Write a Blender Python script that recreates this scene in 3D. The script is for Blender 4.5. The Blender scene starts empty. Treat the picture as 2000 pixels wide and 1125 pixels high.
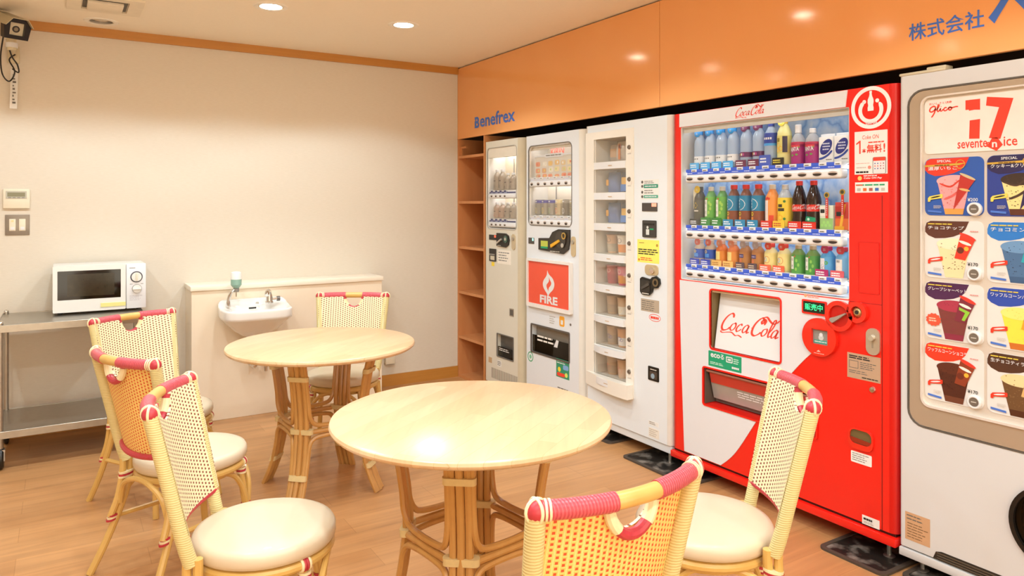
import bpy, bmesh, math, random
from mathutils import Vector, Matrix
from mathutils.geometry import tessellate_polygon
R = math.radians
PI = math.pi
random.seed(7)
SC = bpy.context.scene
COL = SC.collection

# ---------------------------------------------------------------- camera, world, exposure
cd = bpy.data.cameras.new('camera')
cam = bpy.data.objects.new('camera', cd)
COL.objects.link(cam)
cam.location = (-2.70, -5.18, 1.38)
cam.rotation_euler = (R(90), 0, -math.atan2(.527, .850))
cd.sensor_width = 36.0
cd.lens = 1425.0 / 2000.0 * 36.0
cd.shift_y = -(562.5 - 397.0) / 2000.0
cd.clip_start = .02
SC.camera = cam
SC.view_settings.view_transform = 'Standard'
SC.view_settings.look = 'None'
SC.view_settings.gamma = 1.0
SC.view_settings.use_curve_mapping = False
SC.view_settings.exposure = 0.0
W = bpy.data.worlds.new('world')
SC.world = W
W.use_nodes = True
W.node_tree.nodes['Background'].inputs[0].default_value = (1.0, .86, .66, 1)
W.node_tree.nodes['Background'].inputs[1].default_value = 3.8

LAMP_W = 38.5                     # every ceiling downlight
LAMP_C = (.735, .90, 1.0)

# ---------------------------------------------------------------- materials
def lin(h):
    h = h.lstrip('#')
    o = []
    for i in (0, 2, 4):
        c = int(h[i:i+2], 16) / 255.0
        o.append(c / 12.92 if c <= .04045 else ((c + .055) / 1.055) ** 2.4)
    return tuple(o) + (1.0,)

class NT:
    def __init__(s, name):
        s.m = bpy.data.materials.new(name); s.m.use_nodes = True
        s.t = s.m.node_tree; s.p = s.t.nodes['Principled BSDF']
        s.out = s.t.nodes['Material Output']
    def n(s, kind, **kw):
        x = s.t.nodes.new(kind)
        for k, v in kw.items():
            if k.startswith('i_'): x.inputs[k[2:].replace('_', ' ')].default_value = v
            else: setattr(x, k, v)
        return x
    def l(s, a, b): s.t.links.new(a, b)
    def math(s, op, a, b=None, c=None):
        x = s.n('ShaderNodeMath', operation=op)
        for i, q in enumerate((a, b, c)):
            if q is None: continue
            if isinstance(q, (int, float)): x.inputs[i].default_value = q
            else: s.l(q, x.inputs[i])
        return x.outputs[0]
    def mix(s, f, a, b):
        x = s.n('ShaderNodeMix', data_type='RGBA')
        for i, q in ((0, f), (6, a), (7, b)):
            if isinstance(q, (int, float, tuple)): x.inputs[i].default_value = q
            else: s.l(q, x.inputs[i])
        return x.outputs[2]
    def coord(s, scale=(1, 1, 1), kind='Object', rot=(0, 0, 0)):
        c = s.n('ShaderNodeTexCoord'); mp = s.n('ShaderNodeMapping')
        mp.inputs['Scale'].default_value = scale; mp.inputs['Rotation'].default_value = rot
        s.l(c.outputs[kind], mp.inputs[0]); return mp.outputs[0]
    def bump(s, h, strength=.2, dist=.002):
        b = s.n('ShaderNodeBump'); b.inputs['Strength'].default_value = strength
        b.inputs['Distance'].default_value = dist
        s.l(h, b.inputs['Height']); s.l(b.outputs[0], s.p.inputs['Normal'])

MC = {}
def M(hexc, rough=.45, metal=0.0, var=.06, scale=18.0, bump=0.0, alpha=1.0, coat=0.0, spec=.5):
    """plain painted / plastic / metal surface with a faint procedural mottling"""
    key = (hexc, rough, metal, var, scale, bump, alpha, coat, spec)
    if key in MC: return MC[key]
    t = NT('surface_' + hexc.lstrip('#'))
    c = lin(hexc)
    nz = t.n('ShaderNodeTexNoise'); nz.inputs['Scale'].default_value = scale; nz.inputs['Detail'].default_value = 2
    t.l(t.coord(), nz.inputs[0])
    a = tuple(min(1, v * (1 - var)) for v in c[:3]) + (1,)
    b = tuple(min(1, v * (1 + var)) for v in c[:3]) + (1,)
    t.l(t.mix(nz.outputs[0], a, b), t.p.inputs['Base Color'])
    t.p.inputs['Roughness'].default_value = rough
    t.p.inputs['Metallic'].default_value = metal
    t.p.inputs['Alpha'].default_value = alpha
    t.p.inputs['Coat Weight'].default_value = coat
    t.p.inputs['Specular IOR Level'].default_value = spec
    if bump: t.bump(nz.outputs[0], bump, .003)
    MC[key] = t.m
    return t.m

def glow(hexc, strength):
    key = ('glow', hexc, strength)
    if key in MC: return MC[key]
    t = NT('lit_' + hexc.lstrip('#'))
    t.p.inputs['Base Color'].default_value = lin(hexc)
    t.p.inputs['Emission Color'].default_value = lin(hexc)
    t.p.inputs['Emission Strength'].default_value = strength
    MC[key] = t.m
    return t.m

def glass_mat(tint='#FFFFFF', name='pane_glass', gloss=1.0):
    t = NT(name)
    tr = t.n('ShaderNodeBsdfTransparent'); tr.inputs[0].default_value = lin(tint)
    gl = t.n('ShaderNodeBsdfGlossy'); gl.inputs['Roughness'].default_value = .03
    fr = t.n('ShaderNodeFresnel'); fr.inputs[0].default_value = 1.40
    mx = t.n('ShaderNodeMixShader')
    t.l(t.math('MULTIPLY', fr.outputs[0], gloss), mx.inputs[0])
    t.l(tr.outputs[0], mx.inputs[1]); t.l(gl.outputs[0], mx.inputs[2])
    t.l(mx.outputs[0], t.out.inputs[0])
    return t.m

def wood_mat(name, c1, c2, scale, rough=.4, bump=.05, rot=(0, 0, 0), coat=0.0):
    t = NT(name)
    nz = t.n('ShaderNodeTexNoise'); nz.inputs['Scale'].default_value = 1.0; nz.inputs['Detail'].default_value = 6
    nz.inputs['Distortion'].default_value = .6
    t.l(t.coord(scale, rot=rot), nz.inputs[0])
    t.l(t.mix(nz.outputs[0], lin(c1), lin(c2)), t.p.inputs['Base Color'])
    t.p.inputs['Roughness'].default_value = rough
    t.p.inputs['Coat Weight'].default_value = coat
    t.bump(nz.outputs[0], bump, .002)
    return t.m

def plank_mat(name, c1, c2, bw, bh, mortar, rough, scale_grain, rot=0.0, gap='#8A5A30', gapsz=.0015, lo=.84, hi=1.08):
    t = NT(name)
    br = t.n('ShaderNodeTexBrick'); br.offset = .37
    br.inputs['Scale'].default_value = 1.0
    br.inputs['Brick Width'].default_value = bw; br.inputs['Row Height'].default_value = bh
    br.inputs['Mortar Size'].default_value = gapsz; br.inputs['Mortar Smooth'].default_value = .2
    br.inputs['Color1'].default_value = lin(c1); br.inputs['Color2'].default_value = lin(c2)
    br.inputs['Mortar'].default_value = lin(gap)
    t.l(t.coord(rot=(0, 0, rot)), br.inputs[0])
    nz = t.n('ShaderNodeTexNoise'); nz.inputs['Detail'].default_value = 5; nz.inputs['Scale'].default_value = 1
    nz.inputs['Distortion'].default_value = .8
    t.l(t.coord(scale_grain, rot=(0, 0, rot)), nz.inputs[0])
    g = t.n('ShaderNodeMapRange'); g.inputs[1].default_value = .3; g.inputs[2].default_value = .7
    g.inputs[3].default_value = lo; g.inputs[4].default_value = hi
    t.l(nz.outputs[0], g.inputs[0])
    x = t.n('ShaderNodeMix', data_type='RGBA', blend_type='MULTIPLY'); x.inputs[0].default_value = 1
    t.l(br.outputs[0], x.inputs[6])
    cmb = t.n('ShaderNodeCombineColor')
    for i in range(3): t.l(g.outputs[0], cmb.inputs[i])
    t.l(cmb.outputs[0], x.inputs[7])
    t.l(x.outputs[2], t.p.inputs['Base Color'])
    t.p.inputs['Roughness'].default_value = rough
    t.bump(nz.outputs[0], .04, .001)
    return t.m

def band_mat(name, c1, c2, axis, freq, rough=.4, strength=.6):
    """wound cord or cane: rings across the given object axis"""
    t = NT(name)
    c = t.n('ShaderNodeTexCoord'); sp = t.n('ShaderNodeSeparateXYZ'); t.l(c.outputs['Object'], sp.inputs[0])
    v = t.math('MULTIPLY', sp.outputs['XYZ'.index(axis)], freq * 2 * PI)
    w = t.math('MULTIPLY_ADD', t.math('SINE', v), .5, .5)
    t.l(t.mix(t.math('POWER', w, .5), lin(c1), lin(c2)), t.p.inputs['Base Color'])
    t.p.inputs['Roughness'].default_value = rough
    t.bump(w, strength, .002)
    return t.m

def weave_mat(name, base, dot, line):
    """woven cane sheet: staggered dark eyelets between light strands, in the sheet's own UVs (metres)"""
    t = NT(name)
    c = t.n('ShaderNodeTexCoord'); sp = t.n('ShaderNodeSeparateXYZ'); t.l(c.outputs['UV'], sp.inputs[0])
    U = t.math('MULTIPLY', sp.outputs[0], 1 / .0135); V = t.math('MULTIPLY', sp.outputs[1], 1 / .0115)
    colr = t.math('FLOOR', U); fu = t.math('FRACT', U)
    odd = t.math('MULTIPLY', t.math('FRACT', t.math('MULTIPLY', colr, .5)), 1.0)
    fv = t.math('FRACT', t.math('ADD', V, odd))
    du = t.math('ABSOLUTE', t.math('SUBTRACT', fu, .5)); dv = t.math('ABSOLUTE', t.math('SUBTRACT', fv, .5))
    d = t.math('MAXIMUM', t.math('DIVIDE', du, .22), t.math('DIVIDE', dv, .25))
    hole = t.math('LESS_THAN', d, 1.0)
    strand = t.math('GREATER_THAN', du, .42)
    col = t.mix(strand, lin(base), lin(line))
    t.l(t.mix(hole, col, lin(dot)), t.p.inputs['Base Color'])
    t.p.inputs['Roughness'].default_value = .5
    h = t.math('SUBTRACT', 1.0, t.math('MINIMUM', t.math('DIVIDE', t.math('MAXIMUM', du, dv), .5), 1.0))
    t.bump(t.math('SUBTRACT', 1.0, h), .5, .002)
    return t.m

# ---------------------------------------------------------------- mesh builder
def rr(x0, x1, z0, z1, r, n=5):
    r = min(r, (x1 - x0) / 2 - 1e-5, (z1 - z0) / 2 - 1e-5)
    o = []
    for cx, cz, a0 in ((x1 - r, z1 - r, 0), (x0 + r, z1 - r, 90), (x0 + r, z0 + r, 180), (x1 - r, z0 + r, 270)):
        for k in range(n + 1):
            a = R(a0 + 90 * k / n); o.append((cx + r * math.cos(a), cz + r * math.sin(a)))
    return o
def circ(cx, cz, rx, rz=None, n=24):
    rz = rz or rx
    return [(cx + rx * math.cos(2 * PI * k / n), cz + rz * math.sin(2 * PI * k / n)) for k in range(n)]
def rect(x0, x1, z0, z1): return [(x1, z1), (x0, z1), (x0, z0), (x1, z0)]
def smooth_path(pts, sub=5, closed=False):
    P = [Vector(p) for p in pts]; n = len(P); o = []
    rng = range(n if closed else n - 1)
    for i in rng:
        g = (lambda k: P[k % n]) if closed else (lambda k: P[max(0, min(n - 1, k))])
        p0, p1, p2, p3 = g(i - 1), g(i), g(i + 1), g(i + 2)
        for s in range(sub):
            t = s / sub
            o.append(.5 * ((2 * p1) + (p2 - p0) * t + (2 * p0 - 5 * p1 + 4 * p2 - p3) * t * t + (3 * p1 - p0 - 3 * p2 + p3) * t ** 3))
    if not closed: o.append(P[-1].copy())
    return o

TC = {}
def text2d(s, bold=0.0, res=2):
    key = (s, bold, res)
    if key in TC: return TC[key]
    c = bpy.data.curves.new('t', 'FONT'); c.body = s; c.resolution_u = res; c.offset = bold; c.fill_mode = 'FRONT'
    o = bpy.data.objects.new('t', c); COL.objects.link(o)
    dg = bpy.context.evaluated_depsgraph_get()
    me = bpy.data.meshes.new_from_object(o.evaluated_get(dg))
    v = [(q.co.x, q.co.y) for q in me.vertices]; f = [tuple(p.vertices) for p in me.polygons]
    bpy.data.objects.remove(o); bpy.data.curves.remove(c); bpy.data.meshes.remove(me)
    x0 = min(q[0] for q in v); x1 = max(q[0] for q in v)
    z0 = min(q[1] for q in v); z1 = max(q[1] for q in v)
    TC[key] = ([((q[0] - x0) / (x1 - x0), (q[1] - z0) / (z1 - z0)) for q in v], f, (x1 - x0) / (z1 - z0))
    return TC[key]

class B:
    def __init__(s): s.v = []; s.f = []; s.fm = []; s.mats = []; s.tf = None
    def mi(s, m):
        if m not in s.mats: s.mats.append(m)
        return s.mats.index(m)
    def add(s, vs, fs, m):
        k = len(s.v); i = s.mi(m)
        if s.tf: vs = [s.tf(*q) for q in vs]
        s.v += [tuple(q) for q in vs]
        for q in fs: s.f.append(tuple(k + a for a in q)); s.fm.append(i)
        return s
    def box(s, x0, x1, y0, y1, z0, z1, m, bev=0.0, seg=2):
        if x0 > x1: x0, x1 = x1, x0
        if y0 > y1: y0, y1 = y1, y0
        if z0 > z1: z0, z1 = z1, z0
        if not bev:
            vs = [(x, y, z) for x in (x0, x1) for y in (y0, y1) for z in (z0, z1)]
            return s.add(vs, [(0, 1, 3, 2), (4, 6, 7, 5), (0, 4, 5, 1), (2, 3, 7, 6), (0, 2, 6, 4), (1, 5, 7, 3)], m)
        bm = bmesh.new(); bmesh.ops.create_cube(bm, size=1.0)
        for q in bm.verts:
            q.co = ((x0 + x1) / 2 + q.co.x * (x1 - x0), (y0 + y1) / 2 + q.co.y * (y1 - y0), (z0 + z1) / 2 + q.co.z * (z1 - z0))
        bev = min(bev, (x1 - x0) * .49, (y1 - y0) * .49, (z1 - z0) * .49)
        bmesh.ops.bevel(bm, geom=list(bm.edges), offset=bev, segments=seg, affect='EDGES', profile=.5)
        bm.verts.index_update()
        s.add([q.co[:] for q in bm.verts], [[q.index for q in f.verts] for f in bm.faces], m); bm.free(); return s
    def prism(s, loops, y0, y1, m, back=True, axis='y'):
        """2-D loops (first outer, then holes) extruded between y0 (front) and y1"""
        if not isinstance(loops[0][0], (tuple, list)): loops = [loops]
        tri = tessellate_polygon([[Vector((a, b, 0)) for a, b in L] for L in loops])
        flat = [q for L in loops for q in L]; n = len(flat)
        p = (lambda a, b, y: (a, y, b)) if axis == 'y' else ((lambda a, b, y: (a, b, y)) if axis == 'z' else (lambda a, b, y: (y, a, b)))
        if abs(y1 - y0) < 1e-9:
            return s.add([p(a, b, y0) for a, b in flat], [tuple(t) for t in tri], m)
        vs = [p(a, b, y0) for a, b in flat] + [p(a, b, y1) for a, b in flat]
        fs = [tuple(t) for t in tri]
        if back: fs += [tuple(q + n for q in t) for t in tri]
        k = 0
        for L in loops:
            c = len(L)
            for i in range(c):
                j = (i + 1) % c; fs.append((k + i, k + j, k + j + n, k + i + n))
            k += c
        return s.add(vs, fs, m)
    def lathe(s, prof, m, c=(0, 0, 0), seg=20, axis='z', ms=None, caps=None):
        vs = []; n = len(prof)
        if caps is None: caps = prof[0] != prof[-1]
        for (r, h) in prof:
            for k in range(seg):
                a = 2 * PI * k / seg; q = (r * math.cos(a), r * math.sin(a))
                if axis == 'z': vs.append((c[0] + q[0], c[1] + q[1], c[2] + h))
                elif axis == 'y': vs.append((c[0] + q[0], c[1] + h, c[2] + q[1]))
                else: vs.append((c[0] + h, c[1] + q[0], c[2] + q[1]))
        base = len(s.v); s.v += [s.tf(*q) for q in vs] if s.tf else vs
        for i in range(n - 1):
            mm = s.mi(ms[i] if ms else m)
            for k in range(seg):
                a, b = i * seg + k, i * seg + (k + 1) % seg
                s.f.append((base + a, base + b, base + b + seg, base + a + seg)); s.fm.append(mm)
        for i, rv in ((0, True), (n - 1, False)):
            if caps and prof[i][0] > 1e-4:
                s.f.append(tuple(base + i * seg + k for k in range(seg))); s.fm.append(s.mi((ms[min(i, n - 2)] if ms else m)))
        return s
    def disc(s, x, z, r, y0, y1, m, n=24, rz=None): return s.prism(circ(x, z, r, rz, n), y0, y1, m)
    def tube(s, pts, r, m, seg=10, closed=False, caps=True, flat=1.0):
        P = [Vector(p) for p in pts]; n = len(P); vs = []
        rs = r if isinstance(r, (list, tuple)) else [r] * n
        up = None
        for i in range(n):
            t = (P[(i + 1) % n] - P[i - 1]) if closed else (P[min(n - 1, i + 1)] - P[max(0, i - 1)])
            t.normalize()
            if up is None:
                up = Vector((0, 0, 1)) if abs(t.z) < .9 else Vector((0, 1, 0))
            a = up - t * up.dot(t)
            if a.length < 1e-5: a = t.orthogonal()
            a.normalize(); up = a; b = t.cross(a)
            for k in range(seg):
                g = 2 * PI * k / seg
                vs.append(tuple(P[i] + (a * math.cos(g) + b * math.sin(g) * flat) * rs[i]))
        fs = []
        for i in range(n if closed else n - 1):
            j = (i + 1) % n
            for k in range(seg):
                q = (k + 1) % seg; fs.append((i * seg + k, i * seg + q, j * seg + q, j * seg + k))
        if caps and not closed:
            fs += [tuple(range(seg)), tuple((n - 1) * seg + k for k in range(seg))]
        return s.add(vs, fs, m)
    def ball(s, c, r, m, seg=14, ring=8, sx=1, sy=1, sz=1):
        prof = [(max(1e-5, math.sin(PI * i / ring)) * r, -math.cos(PI * i / ring) * r * sz) for i in range(ring + 1)]
        return s.lathe(prof, m, c, seg)
    def text(s, t, x, z, h, y, m, w=None, align='l', bold=0.0, shear=0.0, rot=0.0, th=0.0, res=2, f=None):
        """lettering in the x-z plane facing -y; x,z = lower left (or lower middle) corner, h = height"""
        vs, fs, asp = text2d(t, bold, res); w = w or asp * h
        ox = x - (w / 2 if align == 'c' else (w if align == 'r' else 0)); ca, sa = math.cos(rot), math.sin(rot)
        o = []
        for a, b in vs:
            px, pz = a * w + shear * b * h, b * h
            if rot:
                cx = 0 if align == 'l' else w / 2; px, pz = cx + (px - cx) * ca - pz * sa, (px - cx) * sa + pz * ca
            o.append((ox + px, z + pz))
        g = f or (lambda a, b: (a, y, b))
        return s.add([g(a, b) for a, b in o], fs, m)
    def stroke(s, pts, w, y, m, pen=None, sub=6, f=None):
        """calligraphic ribbon through 2-D points"""
        P = smooth_path([(a, b, 0) for a, b in pts], sub); n = len(P); L = []; Rr = []
        for i in range(n):
            t = P[min(n - 1, i + 1)] - P[max(0, i - 1)]
            if t.length < 1e-9: t = Vector((1, 0, 0))
            t.normalize(); nn = Vector((-t.y, t.x, 0))
            k = 1.0
            if pen is not None: k = .32 + .68 * abs(math.sin(math.atan2(t.y, t.x) - pen))
            e = min(1, (i + 1) / 3, (n - i) / 3)
            L.append(P[i] + nn * w * k * e / 2); Rr.append(P[i] - nn * w * k * e / 2)
        g = f or (lambda a, b: (a, y, b))
        vs = [g(q.x, q.y) for q in L] + [g(q.x, q.y) for q in Rr]
        return s.add(vs, [(i, i + 1, n + i + 1, n + i) for i in range(n - 1)], m)
    def lines(s, x0, x1, z0, z1, n, y, m, fill=.45, seed=0):
        """small print too fine to read: rows of thin bars"""
        rnd = random.Random(seed + n); dz = (z1 - z0) / n
        for i in range(n):
            z = z1 - dz * (i + .5); h = dz * fill / 2; x = x0; e = x1 - (x1 - x0) * rnd.uniform(0, .35)
            while x < e - 1e-6:
                q = min(e, x + (x1 - x0) * rnd.uniform(.12, .3))
                s.prism(rect(x, q, z - h, z + h), y, y, m); x = q + (x1 - x0) * .03
        return s
    def build(s, name, parent=None, loc=None, rz=None, ang=35):
        me = bpy.data.meshes.new(name); me.from_pydata(s.v, [], s.f)
        for m in s.mats: me.materials.append(m)
        me.polygons.foreach_set('material_index', s.fm)
        bm = bmesh.new(); bm.from_mesh(me); bmesh.ops.recalc_face_normals(bm, faces=bm.faces); bm.to_mesh(me); bm.free()
        me.polygons.foreach_set('use_smooth', [True] * len(me.polygons))
        me.set_sharp_from_angle(angle=R(ang))
        me.update()
        o = bpy.data.objects.new(name, me); COL.objects.link(o)
        if parent: o.parent = parent
        if loc is not None: o.location = loc
        if rz is not None: o.rotation_euler = (0, 0, rz)
        return o

def tag(o, label=None, cat=None, group=None, kind=None):
    if label: o['label'] = label
    if cat: o['category'] = cat
    if group: o['group'] = group
    if kind: o['kind'] = kind
    return o
def thing(name, label, cat, loc=(0, 0, 0), rz=0.0, group=None):
    o = bpy.data.objects.new(name, None); COL.objects.link(o); o.empty_display_size = .05
    o.location = loc; o.rotation_euler = (0, 0, rz)
    return tag(o, label, cat, group)
def dup(root, loc, rz, label=None, group=None):
    r = root.copy(); COL.objects.link(r); r.location = loc; r.rotation_euler = (0, 0, rz)
    if label: r['label'] = label
    if group: r['group'] = group
    for ch in list(root.children):
        c = ch.copy(); COL.objects.link(c); c.parent = r
        for g in list(ch.children):
            d = g.copy(); COL.objects.link(d); d.parent = c
    return r

# shared materials
WHITE = M('#E0E0E0', .3, var=.01); CREAMW = M('#E8E2D4', .35, var=.02); BLACK = M('#14120F', .35, var=.1)
DARK = M('#2A2724', .4); GREY = M('#8C8780', .45); STEEL = M('#B9B4AC', .28, .9, var=.08, scale=40)
CHROME = M('#D8D5D0', .12, 1.0, var=.02); RED = M('#E41E12', .25, var=.02, coat=.3); PRED = M('#E8432E', .4, var=.02)
INKG = M('#6B675F', .6); INK = M('#26231F', .6); BLUE = M('#3D5FD0', .4, var=.04); GREEN = M('#0F9A63', .4, var=.04)
YEL = M('#F2D43A', .45, var=.03); PAPER = M('#E6E4DE', .7, var=.02); TAN = M('#C2A27C', .6, var=.08)
SILVER = M('#C8C3BA', .3, .6); GOLD = M('#C9A55A', .3, .7)
GLASS = glass_mat(gloss=.3); SMOKE = glass_mat('#B9AF9F', 'smoked_flap')
# ---------------------------------------------------------------- the room
t = NT('woven_cream_wallpaper')
nz = t.n('ShaderNodeTexNoise'); nz.inputs['Scale'].default_value = 1; nz.inputs['Detail'].default_value = 4
t.l(t.coord((30, 30, 260)), nz.inputs[0])
t.l(t.mix(nz.outputs[0], lin('#D4CAB8'), lin('#E0D7C8')), t.p.inputs['Base Color'])
t.p.inputs['Roughness'].default_value = .75
t.bump(nz.outputs[0], .25, .002)
WALLM = t.m
CEILM = M('#F4E8D2', .8, var=.02, scale=60, bump=.1)
FLOORM = plank_mat('laminate_floor_planks', '#BF8A58', '#C99562', 1.2, .16, 0, .32, (1.6, 26, 1), 0.0, '#A87747', .001)
ORW = wood_mat('orange_wood_trim', '#B77B30', '#C88B40', (3, 3, 60), .4)
SHELFW = wood_mat('orange_shelf_wood', '#C07A45', '#D79660', (14, 14, 1.2), .45)
VOID = M('#3B2A1E', .8)  # dark brown puts the shade of the machine recess into the wall colour

def slab(name, x0, x1, y0, y1, z0, z1, m, holes=None):
    b = B(); b.box(x0, x1, y0, y1, z0, z1, m); return tag(b.build(name), kind='structure')
slab('floor', -4.6, .95, -8.2, .12, -.1, 0, FLOORM)
LAMPS = [(-.93, -1.08), (-1.715, -1.08), (-2.5, -1.08), (-.93, -2.5), (-1.715, -2.5), (-2.5, -2.5),
         (-.93, -3.95), (-1.715, -3.95), (-2.5, -3.95), (-3.3, -1.08), (-3.3, -2.5), (-3.3, -3.95),
         (-.93, -5.4), (-1.715, -5.4), (-2.5, -5.4), (-3.3, -5.4)]
OFFL = (-2.49, -.215)
def sq(x, y, h): return [(x + h, y + h), (x - h, y + h), (x - h, y - h), (x + h, y - h)]
b = B()
b.prism([[(.95, .12), (-4.6, .12), (-4.6, -8.2), (.95, -8.2)]] + [sq(x, y, .062) for x, y in LAMPS + [OFFL]], 2.46, 2.56, CEILM, axis='z')
tag(b.build('ceiling'), kind='structure')
slab('wall_back', -4.6, 0, 0, .12, 0, 2.46, WALLM)
slab('wall_left', -4.6, -4.5, -8.2, 0, 0, 2.46, WALLM)
slab('wall_right', .85, .95, -8.2, 0, 0, 2.46, VOID)
slab('wall_recess', 0.0, .85, 0, .12, 0, 2.46, VOID)
slab('trim_1', -4.5, -.002, -.018, 0, 2.405, 2.46, ORW)
slab('baseboard_back', -4.5, -2.009, -.012, 0, 0, .085, ORW)
slab('baseboard_corner', -.733, -.002, -.012, 0, 0, .085, ORW)
# orange gloss fascia over the machines, two panels with a seam
t = NT('orange_gloss_laminate')
t.p.inputs['Base Color'].default_value = lin('#E0985A'); t.p.inputs['Roughness'].default_value = .11
t.p.inputs['Specular IOR Level'].default_value = .5
nz = t.n('ShaderNodeTexNoise'); nz.inputs['Scale'].default_value = 3
t.l(t.coord(), nz.inputs[0]); t.l(t.mix(nz.outputs[0], lin('#F0A868'), lin('#F4B172')), t.p.inputs['Base Color'])
FASC = t.m
for n, (a, c) in enumerate(((.0, 2.3055), (2.3085, 4.85), (4.853, 7.4))):
    b = B(); b.box(0, .022, -c, -a, 1.89, 2.452, FASC, .0015, 1); tag(b.build('trim_%d' % (n + 2)), kind='structure')
LB = M('#3F74D8', .4, var=.02)
b = B()
b.text('enefrex', .35, 0.0, .098, 0, LB, w=.50, bold=.022)
# first letter with a notch cut through its stem
b.prism([(0, 0), (.055, 0), (.068, .008), (.072, .022), (.066, .036), (.058, .042), (.066, .05), (.067, .064), (.058, .078), (.045, .084), (0, .084), (0, .066), (.012, .063), (.012, .058), (0, .05)], 0, 0, LB)
b.prism([(.028, .018), (.028, .034), (.046, .033), (.046, .02)], -.0004, -.0004, FASC)
b.prism([(.028, .052), (.028, .067), (.042, .066), (.042, .054)], -.0004, -.0004, FASC)
for i, q in enumerate(b.v):
    if q[0] >= .3: b.v[i] = (q[0] - .35 + .082, q[1], q[2])
tag(b.build('wall_lettering', loc=(-.0012, -.285, 1.953), rz=-PI / 2), 'blue bold Latin lettering on the far left end of the orange panel', 'lettering')
b = B(); b.text('株式会社', 0, 0, .064, 0, LB, w=.262, bold=.012)
tag(b.build('wall_lettering', loc=(-.0012, -3.643, 1.985), rz=-PI / 2), 'small blue four-character Japanese lettering high on the orange panel', 'lettering')
b = B(); b.text('ベ', 0, 0, .17, 0, LB, w=.17, bold=.02)
tag(b.build('wall_lettering', loc=(-.0012, -3.918, 1.955), rz=-PI / 2), 'large blue Japanese character cut off at the top right of the photo', 'lettering')

# ---------------------------------------------------------------- downlights
TRIMW = M('#F1EADB', .5); BULB = glow('#FFF1DC', 60.0); DEADB = M('#CFC6B6', .25, .3)
def downlight(x, y, lit, label):
    o = thing('recessed_downlight', label, 'ceiling light', (x, y, 2.46), 0, 'recessed ceiling downlights')
    b = B(); b.lathe([(.066, .0), (.066, -.004), (.088, -.005), (.094, 0), (.066, 0)], TRIMW, seg=32); b.build('trim_ring', o)
    b = B(); b.lathe([(.060, -.003), (.061, .004), (.052, .07), (.0, .075)], SILVER, seg=32, caps=False); b.build('reflector', o)
    b = B(); b.lathe([(.0, .001), (.030, .003), (.050, .010), (.052, .03), (.03, .060), (.0, .062)], BULB if lit else DEADB, seg=24); b.build('bulb', o)
    if lit:
        L = bpy.data.lights.new('downlight_beam', 'SPOT'); L.energy = LAMP_W; L.color = LAMP_C
        L.spot_size = R(136); L.spot_blend = .22; L.shadow_soft_size = .05
        q = bpy.data.objects.new('downlight_beam', L); COL.objects.link(q); q.parent = o; q.location = (0, 0, -.008)
    return o
LN = {0: 'lit round ceiling downlight nearest the orange panel in the back row', 1: 'lit round ceiling downlight cut by the top edge, left of the other lit one'}
for i, (x, y) in enumerate(LAMPS):
    row = {-1.08: 'back', -2.5: 'second', -3.95: 'third', -5.4: 'fourth'}[y]
    colm = {-.93: 'nearest the vending machines', -1.715: 'second from the vending machines', -2.5: 'third from the vending machines', -3.3: 'farthest from the vending machines'}[x]
    downlight(x, y, True, LN.get(i, 'lit round ceiling downlight in the %s row, %s' % (row, colm)))
downlight(OFFL[0], OFFL[1], False, 'unlit round ceiling downlight beside the air vent')

# ceiling air outlet
o = thing('air_vent', 'cream rectangular air outlet in the ceiling at the top left', 'air vent', (-2.49, -.66, 2.46))
VM = M('#E9DCC3', .5)
b = B(); b.prism([rect(-.18, .18, -.18, .175), rect(-.11, .11, -.12, .12)], -.012, 0, VM, axis='z'); b.build('frame', o)
b = B(); b.box(-.105, .105, -.115, .115, -.004, -.001, BLACK); b.build('opening', o)
b = B(); b.box(-.085, .085, -.085, .105, -.022, -.006, VM, .003); b.build('deflector', o)

# ---------------------------------------------------------------- wall controls, camera, outlet
o = thing('thermostat', 'cream wall remote with a grey display above the switch plate', 'thermostat', (-2.915, 0, 1.407))
PL = M('#E6DDC6', .4)
b = B(); b.box(-.066, .066, -.018, 0, -.058, .058, PL, .006); b.build('case', o)
b = B(); b.box(-.052, .05, -.0195, -.017, .0, .044, M('#B5B2A2', .3)); b.box(-.044, .042, -.0202, -.019, .012, .036, M('#7D7A5C', .25)); b.build('display', o)
b = B()
for k in range(4): b.box(-.04 + k * .022, -.026 + k * .022, -.021, -.019, .003, .009, GREY)
b.build('button_row', o)
o = thing('switch_plate', 'grey wall plate with two white rocker switches under the thermostat', 'light switch', (-2.911, 0, 1.253))
b = B(); b.box(-.06, .06, -.006, 0, -.06, .06, M('#8D8376', .35, .4), .002); b.build('plate', o)
for x in (-.024, .024):
    b = B(); b.box(x - .016, x + .016, -.010, -.005, -.035, .035, PL, .002); b.box(x - .010, x + .010, -.012, -.009, -.03, -.012, WHITE, .001)
    if x < 0: b.box(x - .006, x + .006, -.0115, -.009, .018, .028, glow('#FF9A6A', 1.0))
    b.build('rocker_switch', o)
o = thing('wall_outlet', 'small white outlet box low on the wall right of the sink counter', 'outlet', (-.586, 0, .215))
b = B(); b.box(-.038, .038, -.04, 0, -.045, .06, PL, .004); b.build('case', o)
b = B(); b.box(-.03, .03, -.036, -.006, -.047, -.0445, DARK); b.build('socket_face', o)

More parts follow.
